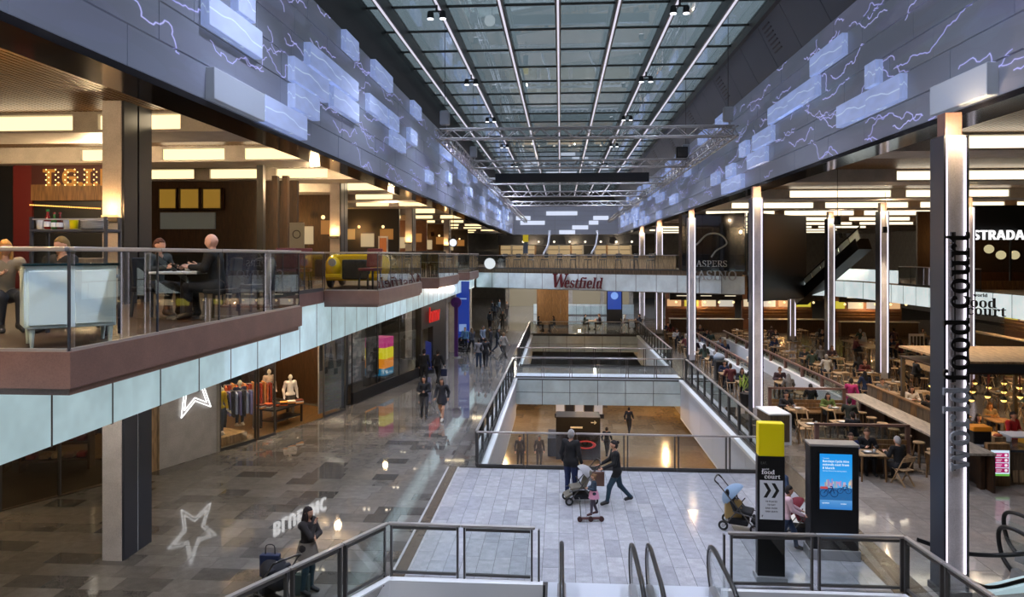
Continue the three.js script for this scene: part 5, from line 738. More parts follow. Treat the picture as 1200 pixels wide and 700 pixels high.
function diner(pos, ry, k, label = 'diner with ' + (k % 3 === 1 ? 'long ' : 'short ') + hairName[k % 5] + ' hair in a ' + topName[k % 8] + ' top at a food court table', group = 'seated diners in the food court', pose = 'sit') { const c = seatPalette[k % seatPalette.length]; return person(label, pos, ry, { pose, h: 1.64 + (k % 4) * 0.05, top: c[0], legs: c[1], hair: [0x17110e, 0x3a2616, 0x0f0d0c, 0x6c5236, 0x8d8986][k % 5], style: k % 3 === 1 ? 'long' : 'short' }, group); }
function screenBench(label, x0, x1, z) {
  const t = thing('bench_screen', label, 'bench', [x0, 0, -z]), w = x1 - x0; for (const x of [0, w]) part(t, 'post', bx(0.12, 1.3, 0.1, x, 0.65, 0), M.brown); part(t, 'top_rail', bx(w + 0.12, 0.07, 0.1, w / 2, 1.29, 0), M.brown); part(t, 'screen_glass', bx(w - 0.14, 0.5, 0.012, w / 2, 0.98, 0), M.greyPane);
  for (let i = 0; i < 3; i++) part(t, 'back_board', bx(w - 0.1, 0.13, 0.05, w / 2, 0.5 + i * 0.15, 0.06), M.wood); part(t, 'seat', rb(w - 0.1, 0.07, 0.48, 0.015, w / 2, 0.44, 0.32), M.wood); part(t, 'seat_base', b2(0.05, w - 0.05, 0, 0.4, 0.1, 0.5), M.darkWood); return t;
}
{
  // nearest group: bench screen, table, three diners
  const zb = 22.9, a = atY(960, 549), b = atY(1064, 549); screenBench('timber bench with a brown framed glass screen behind the digital display', a.x, b.x, zb);
  const t1 = cafeTable([8.95, 0, -21.75], 0, 'pale table behind the digital display with three diners'); G.ct.userData.group = 'tables in front of the near timber bench'; cafeTable([11.0, 0, -21.6], 0, 'empty pale table beside the diner in black', 'tables in front of the near timber bench'); t1.userData.label = 'pale table behind the digital display with three diners';
  tray([8.95, 0.76, -21.7]); person('child in a blue top seated on the timber bench', [8.66, 0, -22.4], 0, { pose: 'sit', h: 1.56, top: 0x1c2a5c, legs: 0x1c2230, hair: 0x3f2a1a, cut: { fine: 1 } }); person('man in black leaning on his hand on the timber bench', [9.15, 0, -22.45], -0.1, { pose: 'sit', h: 1.72, top: 0x101014, legs: 0x15151a, hair: 0x4a3422, cut: { fine: 1 } });
  person('white haired diner in black seated with their back to the mall', [9.62, 0, -21.3], Math.PI + 0.35, { pose: 'sit', h: 1.75, top: 0x0a0a0c, legs: 0x101014, hair: 0x9b9794, cut: { fine: 1, stout: 1.15 } }); foldingChair([9.66, 0, -21.2], Math.PI + 0.35, 'pale folding chair under the white haired diner', 'folding chairs near the digital display'); foldingChair([11.0, 0, -21.0], Math.PI + 0.1, 'empty pale folding chair at the table beside the diner in black', 'folding chair nearest the beige floor'); delete G.fc.userData.group;
  screenBench('timber bench with a brown framed screen beside the white cabinet', atY(900, 492).x, atY(984, 492).x, 29);
  const cab = thing('planter_cabinet', 'timber waste cabinet with a white top beside the void balustrade', 'cabinet', atY(914, 522), 0.1); part(cab, 'carcass', b2(-0.34, 0.34, 0.1, 1.02, -1.2, 0), M.greyWood); part(cab, 'white_top', rb(0.76, 0.06, 1.28, 0.01, 0, 1.05, -0.6), M.white); part(cab, 'white_end', b2(0.34, 0.4, 0, 1.04, -1.2, 0.02), M.white); part(cab, 'plinth', b2(-0.34, 0.34, 0, 0.1, -1.2, 0), M.white);
  // second group
  const g2 = [[8.5, 25.2], [9.7, 25.6], [10.2, 27.9], [8.8, 27.8]]; g2.forEach(([x, z], i) => { cafeTable([x, 0, -z], 0); tray([x, 0.76, -z]); foldingChair([x, 0, -z + 0.76], Math.PI); if (i !== 1) foldingChair([x, 0, -z - 0.76], 0); });
  person('woman with dark curly hair and a green top in front of the second timber bench', [10.15, 0, -28.45], 0, { pose: 'sit', h: 1.66, top: 0x5b6b34, legs: 0x1c1e22, hair: 0x150e0c, style: 'long' }); person('man in a black coat seated by the second timber bench', [8.55, 0, -28.3], 0.1, { pose: 'sit', h: 1.72, top: 0x131317, legs: 0x15151a, hair: 0x2c1d14 }); person('diner with dark green coat seen from behind near the woman in green', [10.5, 0, -27.2], 2.8, { pose: 'sit', h: 1.68, top: 0x1d231c, legs: 0x1a1a1e }); person('dark haired diner behind the near timber bench screen', [9.75, 0, -24.9], Math.PI, { pose: 'sit', h: 1.66, top: 0x141418, legs: 0x141418 });
  // long counter and timber partition
  const lc = thing('long_counter', 'long pale bar counter with stools below beside the timber partition', 'counter', [11.1, 0, -20.6]); part(lc, 'counter_top', b2(0, 0.75, 1.02, 1.08, 0, -8.6), metric(mat(0xd0c8bc, { map: woodTex, roughness: 0.35 }))); for (let i = 0; i < 5; i++) part(lc, 'support', b2(0.5, 0.62, 0, 1.02, -0.3 - i * 2, -0.5 - i * 2), M.darkWood); part(lc, 'back_panel', b2(0.66, 0.72, 0, 1.02, 0, -8.6), M.darkWood);
  for (let i = 0; i < 9; i++) stool([11.0, 0, -21.4 - i * 0.85], i);
  const pt = thing('timber_partition', 'timber board partition behind the long pale counter', 'partition', [12.3, 0, -23.3]); for (let i = 0; i < 15; i++) part(pt, 'board', b2(0, 0.07, 0.05, 1.28, -i * 0.45 - 0.01, -(i + 1) * 0.45 + 0.01), i % 3 ? M.greyWood : M.wood); part(pt, 'cap', b2(-0.04, 0.13, 1.28, 1.33, 0, -6.75), M.wood);
  // ramps with white low walls and timber rails
  for (const [x, z0, z1, n] of [[11.3, 30, 52, 'beside the inner columns'], [9.1, 36, 54, 'nearer the void']]) { const w = thing('low_wall', 'low white wall with a brown rail among the food court tables ' + n, 'low wall', [x, 0, -z0]); part(w, 'wall', b2(0, 0.5, 0, 0.72, 0, z0 - z1), M.white); part(w, 'rail', b2(0.1, 0.2, 1.12, 1.2, 0, z0 - z1), M.brown); for (let i = 0; i * 2.6 < z1 - z0; i++) part(w, 'post', b2(0.08, 0.22, 0.72, 1.14, -i * 2.6, -i * 2.6 - 0.14), M.brown); for (let i = 0; i * 2.6 + 2.5 < z1 - z0; i++) part(w, 'glass_panel', b2(0.14, 0.155, 0.74, 1.1, -i * 2.6 - 0.2, -i * 2.6 - 2.55), M.greyPane); }
  // field of tables
  let k = 0; const q = rng(77);
  const field = []; for (let z = 31; z < 58; z += 2.5) for (const x of [8.2, 10.1]) field.push([x, z]); for (let z = 24; z < 58; z += 2.5) for (const x of [13.6, 15.2, 18.4]) field.push([x, z]); for (let z = 32; z < 56; z += 3) for (const x of [21, 23.5, 26]) field.push([x, z]);
  for (const [x0, z0] of field) { const x = x0 + (q() - 0.5) * 0.4, z = z0 + (q() - 0.5) * 0.5; if ([[7.77, 29.3], [7.94, 44.6], [8, 59.5], [atY(845, 446).x, -atY(845, 446).z], [atY(875, 476).x, -atY(875, 476).z]].some(([u, v]) => Math.hypot(x - u, z - v) < 1.15) || [[9.3, 36, 54], [11.5, 30, 52]].some(([wx, a, b]) => Math.abs(x - wx) < 0.75 && z > a - 0.6 && z < b + 0.6) || [[929, 401], [974, 422], [1036, 447], [1138, 462]].some(([u, v]) => { const p = atY(u, v); return Math.hypot(x - p.x, z + p.z) < 1.1; }) || [[1008, 428], [1082, 462]].some(([u, v]) => { const p = atY(u, v); return Math.abs(x - p.x - 0.8) < 1.7 && z > -p.z - 1.4 && z < -p.z + 5; })) continue; cafeTable([x, 0, -z], 0); if (q() < 0.7) tray([x + (q() - 0.5) * 0.2, 0.76, -z]); for (const s of [-1, 1]) { if (q() < 0.9) foldingChair([x, 0, -z + s * 0.76], s > 0 ? Math.PI : 0); if (q() < 0.5) diner([x, 0, -z + s * 0.72], s > 0 ? Math.PI : 0, k++); } }
  // high tables with stools
  for (const [px, py] of [[1008, 428], [1082, 462]]) { const p = atY(px, py), t = thing('high_table', px < 1050 ? 'long high timber table among the inner columns' : 'long high timber table behind the tall lettered column', 'table', [p.x + 0.8, 0, p.z]); part(t, 'tabletop', rb(1.0, 0.06, 4.2, 0.02, 0, 1.04, -1.6), M.paleWood); for (const sx of [-0.4, 0.4]) for (const z of [0.3, -3.5]) part(t, 'leg', bar(V(sx, 1.02, z), V(sx, 0, z), 0.08), M.darkWood); for (let i = 0; i < 4; i++) for (const s of [-1, 1]) { const sp = [p.x + 0.8 + s * 0.75, 0, p.z - i]; stool(sp); if ((i + (s > 0 ? 1 : 0)) % 3 === 1) diner(sp, s > 0 ? -Math.PI / 2 : Math.PI / 2, k++, 'diner perched on a stool at a long high table', 'diners on bar stools', 'perch'); } }
  const wp = atY(1058, 468); person('person in a black jacket walking past the inner columns of the food court', wp, 1.2, { pose: 'walk', h: 1.74, top: 0x0e0e12, legs: 0x17181e, hair: 0x120e0d });
  const mb = thing('menu_board', 'white freestanding menu board on a black base in the food court', 'menu board', atY(1074, 424)); part(mb, 'board', rb(0.9, 1.3, 0.06, 0.01, 0, 1.05, 0), M.white); part(mb, 'print', [0, 1, 2, 3].map((i) => bx(0.1 + 0.02 * i, 1.0, 0.01, -0.3 + i * 0.2, 1.05, 0.035)), M.dark); part(mb, 'base', rb(1.1, 0.4, 0.4, 0.02, 0, 0.2, 0), M.black);
  person('person in a bright pink top standing at the end of the long counter', [11.5, 0, -29.6], 2.8, { pose: 'stand', h: 1.6, top: 0x9c1f5c, legs: 0x9c1f5c });
  const bin = thing('litter_bin', 'black litter bin with bags beside the void balustrade', 'bin', atY(845, 446)); part(bin, 'bin_body', rb(0.6, 1.0, 0.6, 0.05, 0, 0.5, 0), M.black); part(bin, 'rim', rb(0.64, 0.06, 0.64, 0.02, 0, 1.02, 0), M.darkSteel); part(bin, 'bag', place(new THREE.SphereGeometry(0.3, 12, 8).scale(1, 0.7, 0.8), -0.1, 1.2, 0), clothMat(0x8c98a8));
  const plant = thing('potted_plant', 'small green plant in a black tub against the column by the void', 'plant', atY(875, 476)); part(plant, 'tub', lathe([[0, 0], [0.24, 0], [0.3, 0.55], [0.26, 0.55], [0.24, 0.5], [0, 0.5]], 16), M.black); const leaf = mat(0x7a8a1c, { roughness: 0.6 }); for (let i = 0; i < 22; i++) { const an = i * 2.4, r = 0.1 + 0.2 * ((i * 7) % 10) / 10, h = 0.35 + 0.4 * ((i * 3) % 7) / 7; part(plant, 'leaf', place(new THREE.SphereGeometry(0.12, 6, 5).scale(0.35, 1.5, 0.12), r * Math.cos(an), 0.5 + h, r * Math.sin(an), an, 0.5), leaf); }
  // food stall on the right
  const fs = thing('food_stall_counter', 'timber food stall counter with a menu screen at its end', 'counter', [11.98, 0, -21.4]); part(fs, 'front_panel', b2(0, 6, 0, 0.95, 0, -0.1), M.greyWood); for (let i = 0; i < 26; i++) part(fs, 'slat', b2(0.75 + i * 0.2, 0.9 + i * 0.2, 0.08, 0.42, 0, 0.03), M.paleWood); part(fs, 'counter_top', b2(-0.1, 6, 0.95, 1.02, 0.12, -1.1), mat(0x3a3c40, { roughness: 0.25 })); part(fs, 'end_post', rb(0.62, 1.2, 0.2, 0.03, 0.3, 0.6, 0.08), M.wood); part(fs, 'glass_guard', b2(0.7, 6, 1.35, 1.38, 0.1, -0.6), M.lightGrey);
  const ms = canvasTex(128, 192, (c, W, H) => { c.fillStyle = '#cfe3f4'; c.fillRect(0, 0, W, H); ['#b21a68', '#a8175f', '#b52070', '#9c1558'].forEach((s, i) => { c.fillStyle = s; c.fillRect(6, 20 + i * 38, W - 12, 32); c.fillStyle = '#f4d7e6'; c.font = 'bold 18px sans-serif'; c.fillText(String(i + 1), 14, 43 + i * 38); c.fillRect(36, 30 + i * 38, 40, 4); c.fillRect(36, 40 + i * 38, 34, 4); c.fillStyle = '#f0e4ea'; c.beginPath(); c.arc(104, 36 + i * 38, 11, 0, 7); c.fill(); }); c.fillStyle = '#6ab04a'; c.fillRect(0, 176, W, 16); });
  part(fs, 'menu_screen', place(new THREE.PlaneGeometry(0.5, 0.72), 0.32, 0.66, 0.19), new THREE.MeshStandardMaterial({ color: 0x080808, emissive: 0xffffff, emissiveMap: ms, emissiveIntensity: 1.0 }), 'bright pink menu screen');
  const hood = thing('stall_canopy', 'timber topped canopy of the food stall with rows of hanging bulbs', 'canopy', [12.6, 0, -24]); part(hood, 'fascia', b2(0, 9, 2.75, 3.05, 0, -0.2), M.slate); part(hood, 'timber_top', b2(0, 9, 3.05, 3.12, 0.1, -4), M.paleWood); part(hood, 'soffit', b2(0, 9, 2.7, 2.75, 0, -4), M.darkWood); for (let i = 0; i < 3; i++) part(hood, 'post', b2(0.02 + i * 4, 0.14 + i * 4, 0, 2.75, -3.8, -3.9), M.darkSteel);
  for (let r = 0; r < 4; r++) for (let i = 0; i < 6; i++) { const x = 13.2 + i * 0.5, z = 24.3 + r * 0.85, y = 1.85 + (i % 2) * 0.12, l = thing('hanging_bulb', 'warm glass bulb on a brown cord under the stall canopy', 'lamp', [x, y, -z], 0, 'hanging bulbs of the food stall'); part(l, 'shade', lathe([[0.02, 0.12], [0.13, 0.0], [0.12, 0.0], [0.01, 0.1]], 12), M.darkSteel); part(l, 'bulb', place(new THREE.SphereGeometry(0.085, 10, 8), 0, 0, 0), glow(0xffcf6a, 2.6)); part(l, 'cord', cyl(0.012, 0.012, 2.72 - y - 0.1, 0, (2.72 - y + 0.1) / 2, 0, 5), M.maroon); }
  for (const [x, z] of [[14, 24.6], [16, 26]]) { const l = new THREE.PointLight(0xffb55a, 6, 0, 2); l.position.set(x, 1.6, -z); scene.add(l); }
  person('stall worker in a bright red shirt and dark cap behind the food counter', [13.75, 0, -23.1], 0.4, { pose: 'front', h: 1.72, top: 0xb01a20, legs: 0x14141a, hair: 0x1a1412, cut: { short: 1 } });
  const om = thing('drinks_machine', 'orange topped black drinks machine on the food counter', 'machine', [12.1, 1.02, -21.9]); part(om, 'cabinet', rb(0.5, 0.42, 0.4, 0.03, 0, 0.21, 0), M.black); part(om, 'orange_hood', rb(0.54, 0.14, 0.44, 0.03, 0, 0.47, 0), mat(0xe08a10)); part(om, 'tray', rb(0.4, 0.04, 0.5, 0.01, 0, 0.02, 0.2), M.steel);
  for (let i = 0; i < 7; i++) { const b = thing('food_box', 'cardboard food box or basket on the stall counter', 'box', [12.75 + i * 0.4, 1.02, -22.1 - (i % 2) * 0.3], i, 'boxes on the stall counter'); part(b, 'carton', rb(0.32, 0.18 + 0.06 * (i % 3), 0.28, 0.02, 0, 0.1, 0), [M.paleWood, M.white, mat(0xd8a030), M.wood][i % 4]); part(b, 'filling', place(new THREE.SphereGeometry(0.12, 10, 6).scale(1.1, 0.5, 0.9), 0, 0.2, 0), [mat(0xa84a20), mat(0xd8c8a0), mat(0xc83020)][i % 3]); }
  // dark stall fronts at the back
  const names = ['with lit yellow menu boards', 'with a dark canopy', 'with green bottles', 'with white lamps', 'with red panels', 'with small lamps', 'beneath the curved balcony'];
  [[9.2, 62, 6], [15.8, 62, 6], [22.4, 60, 6]].forEach(([x, z, w], i) => stall(x, z, w, 0, names[i])); [[29, 54], [29, 46], [29, 38], [29, 30]].forEach(([x, z], i) => stall(x, z, 7, -Math.PI / 2, names[i + 3]));
  function stall(x, z, w, ry, nm) {
    const t = thing('food_stall', 'dark food stall front ' + nm, 'food stall', [x, 0, -z], ry); part(t, 'counter', rb(w, 1.1, 0.6, 0.02, w / 2, 0.55, 0), M.darkWood); part(t, 'worktop', rb(w + 0.1, 0.06, 0.8, 0.01, w / 2, 1.13, 0), M.lightGrey); part(t, 'rear_wall', b2(0, w, 0, 3.7, -2.6, -2.8), M.brown); part(t, 'header', b2(0, w, 2.7, 3.6, 0, -0.2), M.black);
    for (let k = 0; k < 4; k++) part(t, 'menu_board', b2(w * (k + 0.1) / 4, w * (k + 0.9) / 4, 2.0, 2.62, -2.5, -2.58), glow([0xe8d84a, 0xffe8c0, 0xe8e0d0, 0xffc890][(k + w + x | 0) % 4], 0.7)); for (let k = 0; k < 3; k++) part(t, 'shelf', b2(0.2, w - 0.2, 1.3 + k * 0.24, 1.33 + k * 0.24, -2.2, -2.58), M.wood);
    for (let k = 0; k < 5; k++) part(t, 'pendant', place(new THREE.SphereGeometry(0.1, 10, 8), w * (k + 0.5) / 5, 2.5, -0.5), glow(0xffe0a0, 1.6)); const l = new THREE.PointLight(0xffbf78, 16, 0, 2), p = V(w / 2, 2.2, -1.4).applyAxisAngle(V(0, 1, 0), ry).add(V(x, 0, -z)); l.position.copy(p); scene.add(l);
    for (let k = 0; k < 3; k++) { const c = thing('food_court_sign', 'pale lettered stall sign above a dark food stall ' + nm, 'sign', V(w * (k + 0.5) / 3, 3.15, 0.05).applyAxisAngle(V(0, 1, 0), ry).add(V(x, 0, -z)), ry, 'stall signs'); part(c, 'plate', rb(1.2, 0.35, 0.05, 0.02, 0, 0, 0), M.dark); part(c, 'light_bar', rb(0.9, 0.07, 0.03, 0.01, 0, -0.08, 0.03), glow(0xfff0d0, 0.9)); }
  }
  for (const [x, z] of [[10, 27], [15, 28], [10, 37], [16, 37], [11, 48], [18, 48], [23, 35], [24, 46], [14, 57]]) { const t = thing('ceiling_pendant', 'black cylinder pendant light over the food court tables', 'pendant lamp', [x, 7.6, -z], 0, 'cylinder pendants over the food court'); part(t, 'can', lathe([[0.1, 0.3], [0.12, 0], [0.1, 0], [0.09, 0.28], [0.0, 0.3]], 14), M.black); part(t, 'lamp', cyl(0.08, 0.08, 0.03, 0, 0.05, 0, 12), glow(0xffe6c0, 4)); part(t, 'cord', cyl(0.01, 0.01, 1.7, 0, 1.15, 0, 5), M.dark); const l = new THREE.SpotLight(0xffe6c8, x < 20 ? 115 : 34, 0, 1.0, 0.9, 2); l.position.set(x, x < 20 ? 7.5 : 3.5, -z); l.target.position.set(x, 0, -z); l.shadow.radius = 12; l.castShadow = true; scene.add(l, l.target); }
}

// ================================================================ upper left restaurants
{
  const U = UP + 0.0;
  // pale blue sideboard on the first balcony
  const a = atY(37, 409, U), b = atY(143, 402, U), d = b.clone().sub(a), w = d.length(), sb = thing('sideboard', 'pale blue panelled sideboard on tapered legs with a dark glass top', 'sideboard', a, -Math.atan2(d.z, d.x)), paint = mat(0xe4f4f5, { roughness: 0.4 }), D = 0.62; sb.position.x -= 0.07;
  part(sb, 'carcass', rb(w, 0.7, D, 0.012, w / 2, 0.56, -D / 2), paint); for (const k of [0, 1]) part(sb, 'door', rb(w / 2 - 0.05, 0.62, 0.02, 0.008, w * (0.25 + k * 0.5), 0.56, 0.012), paint); for (let i = 0; i < 6; i++) part(sb, 'side_board', rb(0.02, 0.66, D / 6 - 0.012, 0.004, -0.008, 0.56, -D * (i + 0.5) / 6), paint); part(sb, 'glass_top', rb(w + 0.06, 0.03, D + 0.06, 0.008, w / 2, 0.94, -D / 2), mat(0x0e2a33, { roughness: 0.1 })); part(sb, 'drawer_band', rb(w + 0.02, 0.03, D + 0.02, 0.006, w / 2, 0.915, -D / 2), paint);
  for (const x of [0.06, w - 0.06]) for (const z of [-0.05, -D + 0.05]) part(sb, 'leg', new THREE.CylinderGeometry(0.035, 0.018, 0.22, 10).translate(x, 0.11, z), paint);
  // wire rack with bottles behind it
  const r0 = atZ(45, 271, 9.2), r1 = atZ(134, 271, 9.2), rw = r1.x - r0.x, rk = thing('condiment_rack', 'grey metal rack shelf standing behind the sideboard', 'rack', [r0.x, U, -9.2]), sy = r0.y - U; part(rk, 'shelf', rb(rw, 0.04, 0.34, 0.01, rw / 2, sy, 0), M.slate); part(rk, 'shelf', rb(rw, 0.04, 0.34, 0.01, rw / 2, sy - 0.6, 0), M.slate); for (const x of [0.02, rw - 0.02]) for (const z of [-0.15, 0.15]) part(rk, 'upright', bx(0.035, sy + 0.18, 0.035, x, (sy + 0.18) / 2, z), M.slate); part(rk, 'guard_rail', bx(rw, 0.02, 0.02, rw / 2, sy + 0.15, 0.15), M.steel);
  const bott = (x, col, s, m2, n) => { const t = thing('bottle', n, 'bottle', [r0.x + x, r0.y + 0.02, -9.16]); part(t, 'glass', lathe([[0, 0], [0.045, 0.01], [0.045, 0.13], [0.018, 0.19], [0.016, 0.24], [0, 0.24]].map(([r, y]) => [r * s, y * s]), 12), mat(col, { roughness: 0.2 })); part(t, 'label', cyl(0.047 * s, 0.047 * s, 0.07 * s, 0, 0.07 * s, 0, 12), M.white); part(t, 'cap', cyl(0.02 * s, 0.02 * s, 0.03 * s, 0, 0.25 * s, 0, 8), m2); };
  bott(0.16, 0x6a1010, 1.0, mat(0x1c6a2c), 'red sauce bottle with green cap on the grey rack'); bott(0.25, 0x2a5a20, 0.86, M.red, 'green bottle on the grey rack'); bott(0.33, 0x4a0f0a, 0.86, M.red, 'dark red bottle on the grey rack');
  for (const [x, m, n] of [[0.06, M.white, 'white napkin box on the grey rack'], [0.44, M.lightGrey, 'pale jar on the grey rack'], [0.52, M.yellow, 'yellow cup on the grey rack']]) { const t = thing('tableware', n, 'container', [r0.x + x, r0.y + 0.02, -9.16]); part(t, 'pot', lathe([[0, 0], [0.045, 0], [0.055, 0.13], [0.05, 0.13], [0.04, 0.01], [0, 0.01]], 12), m); part(t, 'rim', place(new THREE.TorusGeometry(0.053, 0.006, 6, 16), 0, 0.13, 0, 0, Math.PI / 2), m); }
  const pl = thing('plate_stack', 'stack of white plates on the grey rack', 'plates', [r0.x + 0.8, r0.y + 0.02, -9.16]); for (let i = 0; i < 5; i++) part(pl, 'plate', lathe([[0, 0], [0.1, 0], [0.17, 0.02], [0.16, 0.025], [0, 0.008]], 18).translate(0, i * 0.022, 0), M.white);
  // guests near the sideboard
  person('blonde woman in a light coat seated beyond the sideboard', [atZ(12, 300, 9.6).x - 0.1, U, -9.6], 0.9, { pose: 'sit', h: 1.66, top: 0x8a7a62, legs: 0x22242a, hair: 0xb8823c, style: 'long', cut: { fine: 1 } });
  person('dark haired guest seated behind the sideboard', [atZ(72, 300, 11.3).x, U, -11.3], 0.4, { pose: 'sit', h: 1.7, top: 0x15161c, legs: 0x15161c, hair: 0x1c130e, cut: { fine: 1 } }); person('guest in a dark hood seated beside the rack', [atZ(104, 300, 10.3).x, U, -9.85], -0.3, { pose: 'sit', h: 1.72, top: 0x101014, legs: 0x15161c, hair: 0x6a5426, cut: { fine: 1 } });
  // table with two men
  const tp = atZ(215, 323, 11.6), tb = thing('dining_table', 'pale grey dining table between the two men on the balcony', 'table', [tp.x, U, -11.6]); part(tb, 'tabletop', rb(0.8, 0.04, 0.7, 0.012, 0, 0.76, 0), M.lightGrey); part(tb, 'pedestal', cyl(0.05, 0.05, 0.72, 0, 0.38, 0, 12), M.darkSteel); part(tb, 'base', cyl(0.26, 0.24, 0.04, 0, 0.02, 0, 18), M.darkSteel);
  for (const [x, n] of [[-0.1, 'dark coffee pot on the balcony dining table'], [0.12, 'white cup on the balcony dining table']]) { const c = thing('table_cup', n, 'cup', [tp.x + x, U + 0.78, -11.5]); part(c, 'cup_body', lathe([[0, 0], [0.035, 0], [0.045, 0.12], [0.04, 0.12], [0.03, 0.01], [0, 0.01]], 12), x < 0 ? M.black : M.white); part(c, 'handle', place(new THREE.TorusGeometry(0.025, 0.006, 6, 12), 0.05, 0.06, 0), x < 0 ? M.black : M.white); }
  person('bald man in black sitting at the balcony dining table', [tp.x + 0.62, U, -11.55], -1.45, { pose: 'sit', h: 1.84, top: 0x0b0b0d, legs: 0x121216, hair: null, skin: 0xc79a84, cut: { fine: 1, stout: 1.1 }, eyes: 1 }); person('young man with brown hair facing the bald man across the table', [tp.x - 0.72, U, -12.0], 1.3, { pose: 'sit', h: 1.76, top: 0x2c3232, legs: 0x1a1c22, hair: 0x4a2a18, cut: { fine: 1 } });
  const chair = (pos, ry, label, seatM, legM, group, H = 0.46) => { const t = thing('dining_chair', label, 'chair', pos, ry, group); part(t, 'seat', rb(0.46, 0.08, 0.46, 0.025, 0, H, 0), seatM); part(t, 'backrest', rb(0.46, 0.5, 0.07, 0.03, 0, H + 0.3, -0.22, 0, -0.1), seatM); for (const sx of [-1, 1]) for (const sz of [-1, 1]) part(t, 'leg', bar(V(sx * 0.19, H - 0.03, sz * 0.19), V(sx * 0.22, 0, sz * 0.22), 0.04), legM); return t; };
  chair([tp.x + 0.68, U, -11.55], -1.45, 'black dining chair under the bald man', M.black, M.darkSteel); chair([tp.x - 0.78, U, -12.0], 1.3, 'black dining chair under the young man with brown hair', M.black, M.darkSteel); chair([-5.75, U, -13.3], -0.6, 'black dining chair draped with a dark coat', M.black, M.darkSteel); chair([tp.x - 0.75, U, -10.2], 0.4, 'slim dark dining chair with pale seat beside the rack', M.greyWood, M.darkSteel);
  const coat = thing('draped_coat', 'dark and beige coat draped over a dining chair on the balcony', 'coat', [-5.75, U, -13.3], -0.6); part(coat, 'coat_body', rb(0.56, 0.62, 0.2, 0.08, 0, 0.68, -0.22), clothMat(0x15151a)); part(coat, 'sleeve', tube([V(0.24, 0.95, -0.2), V(0.34, 0.7, -0.1), V(0.3, 0.35, -0.05)], 0.07, 12), clothMat(0x6d6a5c)); part(coat, 'sleeve', tube([V(-0.24, 0.95, -0.2), V(-0.34, 0.7, -0.1), V(-0.3, 0.4, -0.05)], 0.07, 12), clothMat(0x15151a));
  // restaurant walls
  const fr = thing('bar_restaurant', 'dark bar front with red wall and bulb lettering', 'shopfront', [-24, U, -21.5]); const X = (px) => atZ(px, 250, 21.5).x + 24, Yp = (py) => atZ(60, py, 21.5).y - U;
  part(fr, 'rear_panel', b2(0, X(118), 0, 4.3, -0.3, -0.2), M.black); part(fr, 'red_panel', b2(X(12), X(34), 0, Yp(178), -0.2, -0.12), mat(0x5a0a0a, { roughness: 0.6 })); part(fr, 'timber_header', b2(X(34), X(118), Yp(235), Yp(216), -0.2, -0.08), M.wood); part(fr, 'red_header', b2(X(34), X(118), Yp(216), Yp(190), -0.2, -0.1), mat(0x3a0c0a, { roughness: 0.6 })); part(fr, 'bulb_string', Array.from({ length: 40 }, (_, i) => place(new THREE.SphereGeometry(0.022, 6, 5), X(34) + (X(116) - X(34)) * i / 39, Yp(240 + i * 0.12), -0.05)), glow(0xffb45a, 2.4));
  const ts = thing('bulb_sign', 'warm bulb letter sign on the dark bar front', 'sign', [-24 + X(88), U + Yp(208), -21.6]); const tg = text('T.G.I.F', 0.52, 0.06, sans); part(ts, 'letters', tg, glow(0xd88a2a, 0.7)); const bp = []; for (const [i, c] of [...'T.G.I.F'].entries()) for (let k = 0; k < 7; k++) bp.push(place(new THREE.SphereGeometry(0.022, 6, 5), -0.95 + i * 0.31 + (k % 2) * 0.09, -0.24 + k * 0.08, 0.09)); part(ts, 'bulbs', bp, glow(0xffd890, 3));
  const bar2 = thing('bar_cabinets', 'row of lit bottle cabinets over the restaurant bar', 'cabinets', [0, 0, -26]); const c0 = (px, py) => atZ(px, py, 26); for (const [x0, x1] of [[179, 202], [204, 229], [231, 255]]) { const p = c0(x0, 245), q = c0(x1, 219); part(bar2, 'cabinet', b2(p.x, q.x, p.y, q.y, -0.5, -0.4), M.wood); part(bar2, 'lit_glass', b2(p.x + 0.05, q.x - 0.05, p.y + 0.06, q.y - 0.06, -0.4, -0.37), glow(0xb88a30, 0.5)); part(bar2, 'frame', [b2(p.x, q.x, p.y, p.y + 0.05, -0.4, -0.3), b2(p.x, q.x, q.y - 0.05, q.y, -0.4, -0.3), b2(p.x, p.x + 0.05, p.y, q.y, -0.4, -0.3), b2(q.x - 0.05, q.x, p.y, q.y, -0.4, -0.3)], M.darkWood); }
  { const p = c0(179, 268), q = c0(244, 248); part(bar2, 'mirror', b2(p.x, q.x, p.y, q.y, -0.6, -0.5), mat(0x8fa3ba, { roughness: 0.15 })); const e = c0(150, 290), f = c0(340, 214); part(bar2, 'rear_wall', b2(e.x, f.x, U, 9.7, -0.9, -0.7), M.darkWood); part(bar2, 'bar_front', b2(e.x, c0(262, 0).x, U, U + 1.1, 0.2, 0.4), M.black); }  // the mirror's bluish reflection is painted in as a flat diffuse colour
  for (const [px, w, m] of [[323, 0.2, 'wood'], [335, 0.2, 'wood'], [306, 0.2, 'dark']]) { const p = atZ(px, 280, px === 306 ? 22 : 25), t = thing('timber_post', m === 'dark' ? 'slim dark post by the restaurant' : 'tall timber post at the restaurant front', 'post', [p.x, U, p.z], 0, m === 'dark' ? undefined : 'timber posts at the restaurant front'); part(t, 'shaft', b2(-w / 2, w / 2, 0.06, 3.84, -w / 2, w / 2), m === 'dark' ? M.dark : M.darkWood); part(t, 'foot', b2(-w / 2 - 0.03, w / 2 + 0.03, 0, 0.06, -w / 2 - 0.03, w / 2 + 0.03), M.darkSteel); }
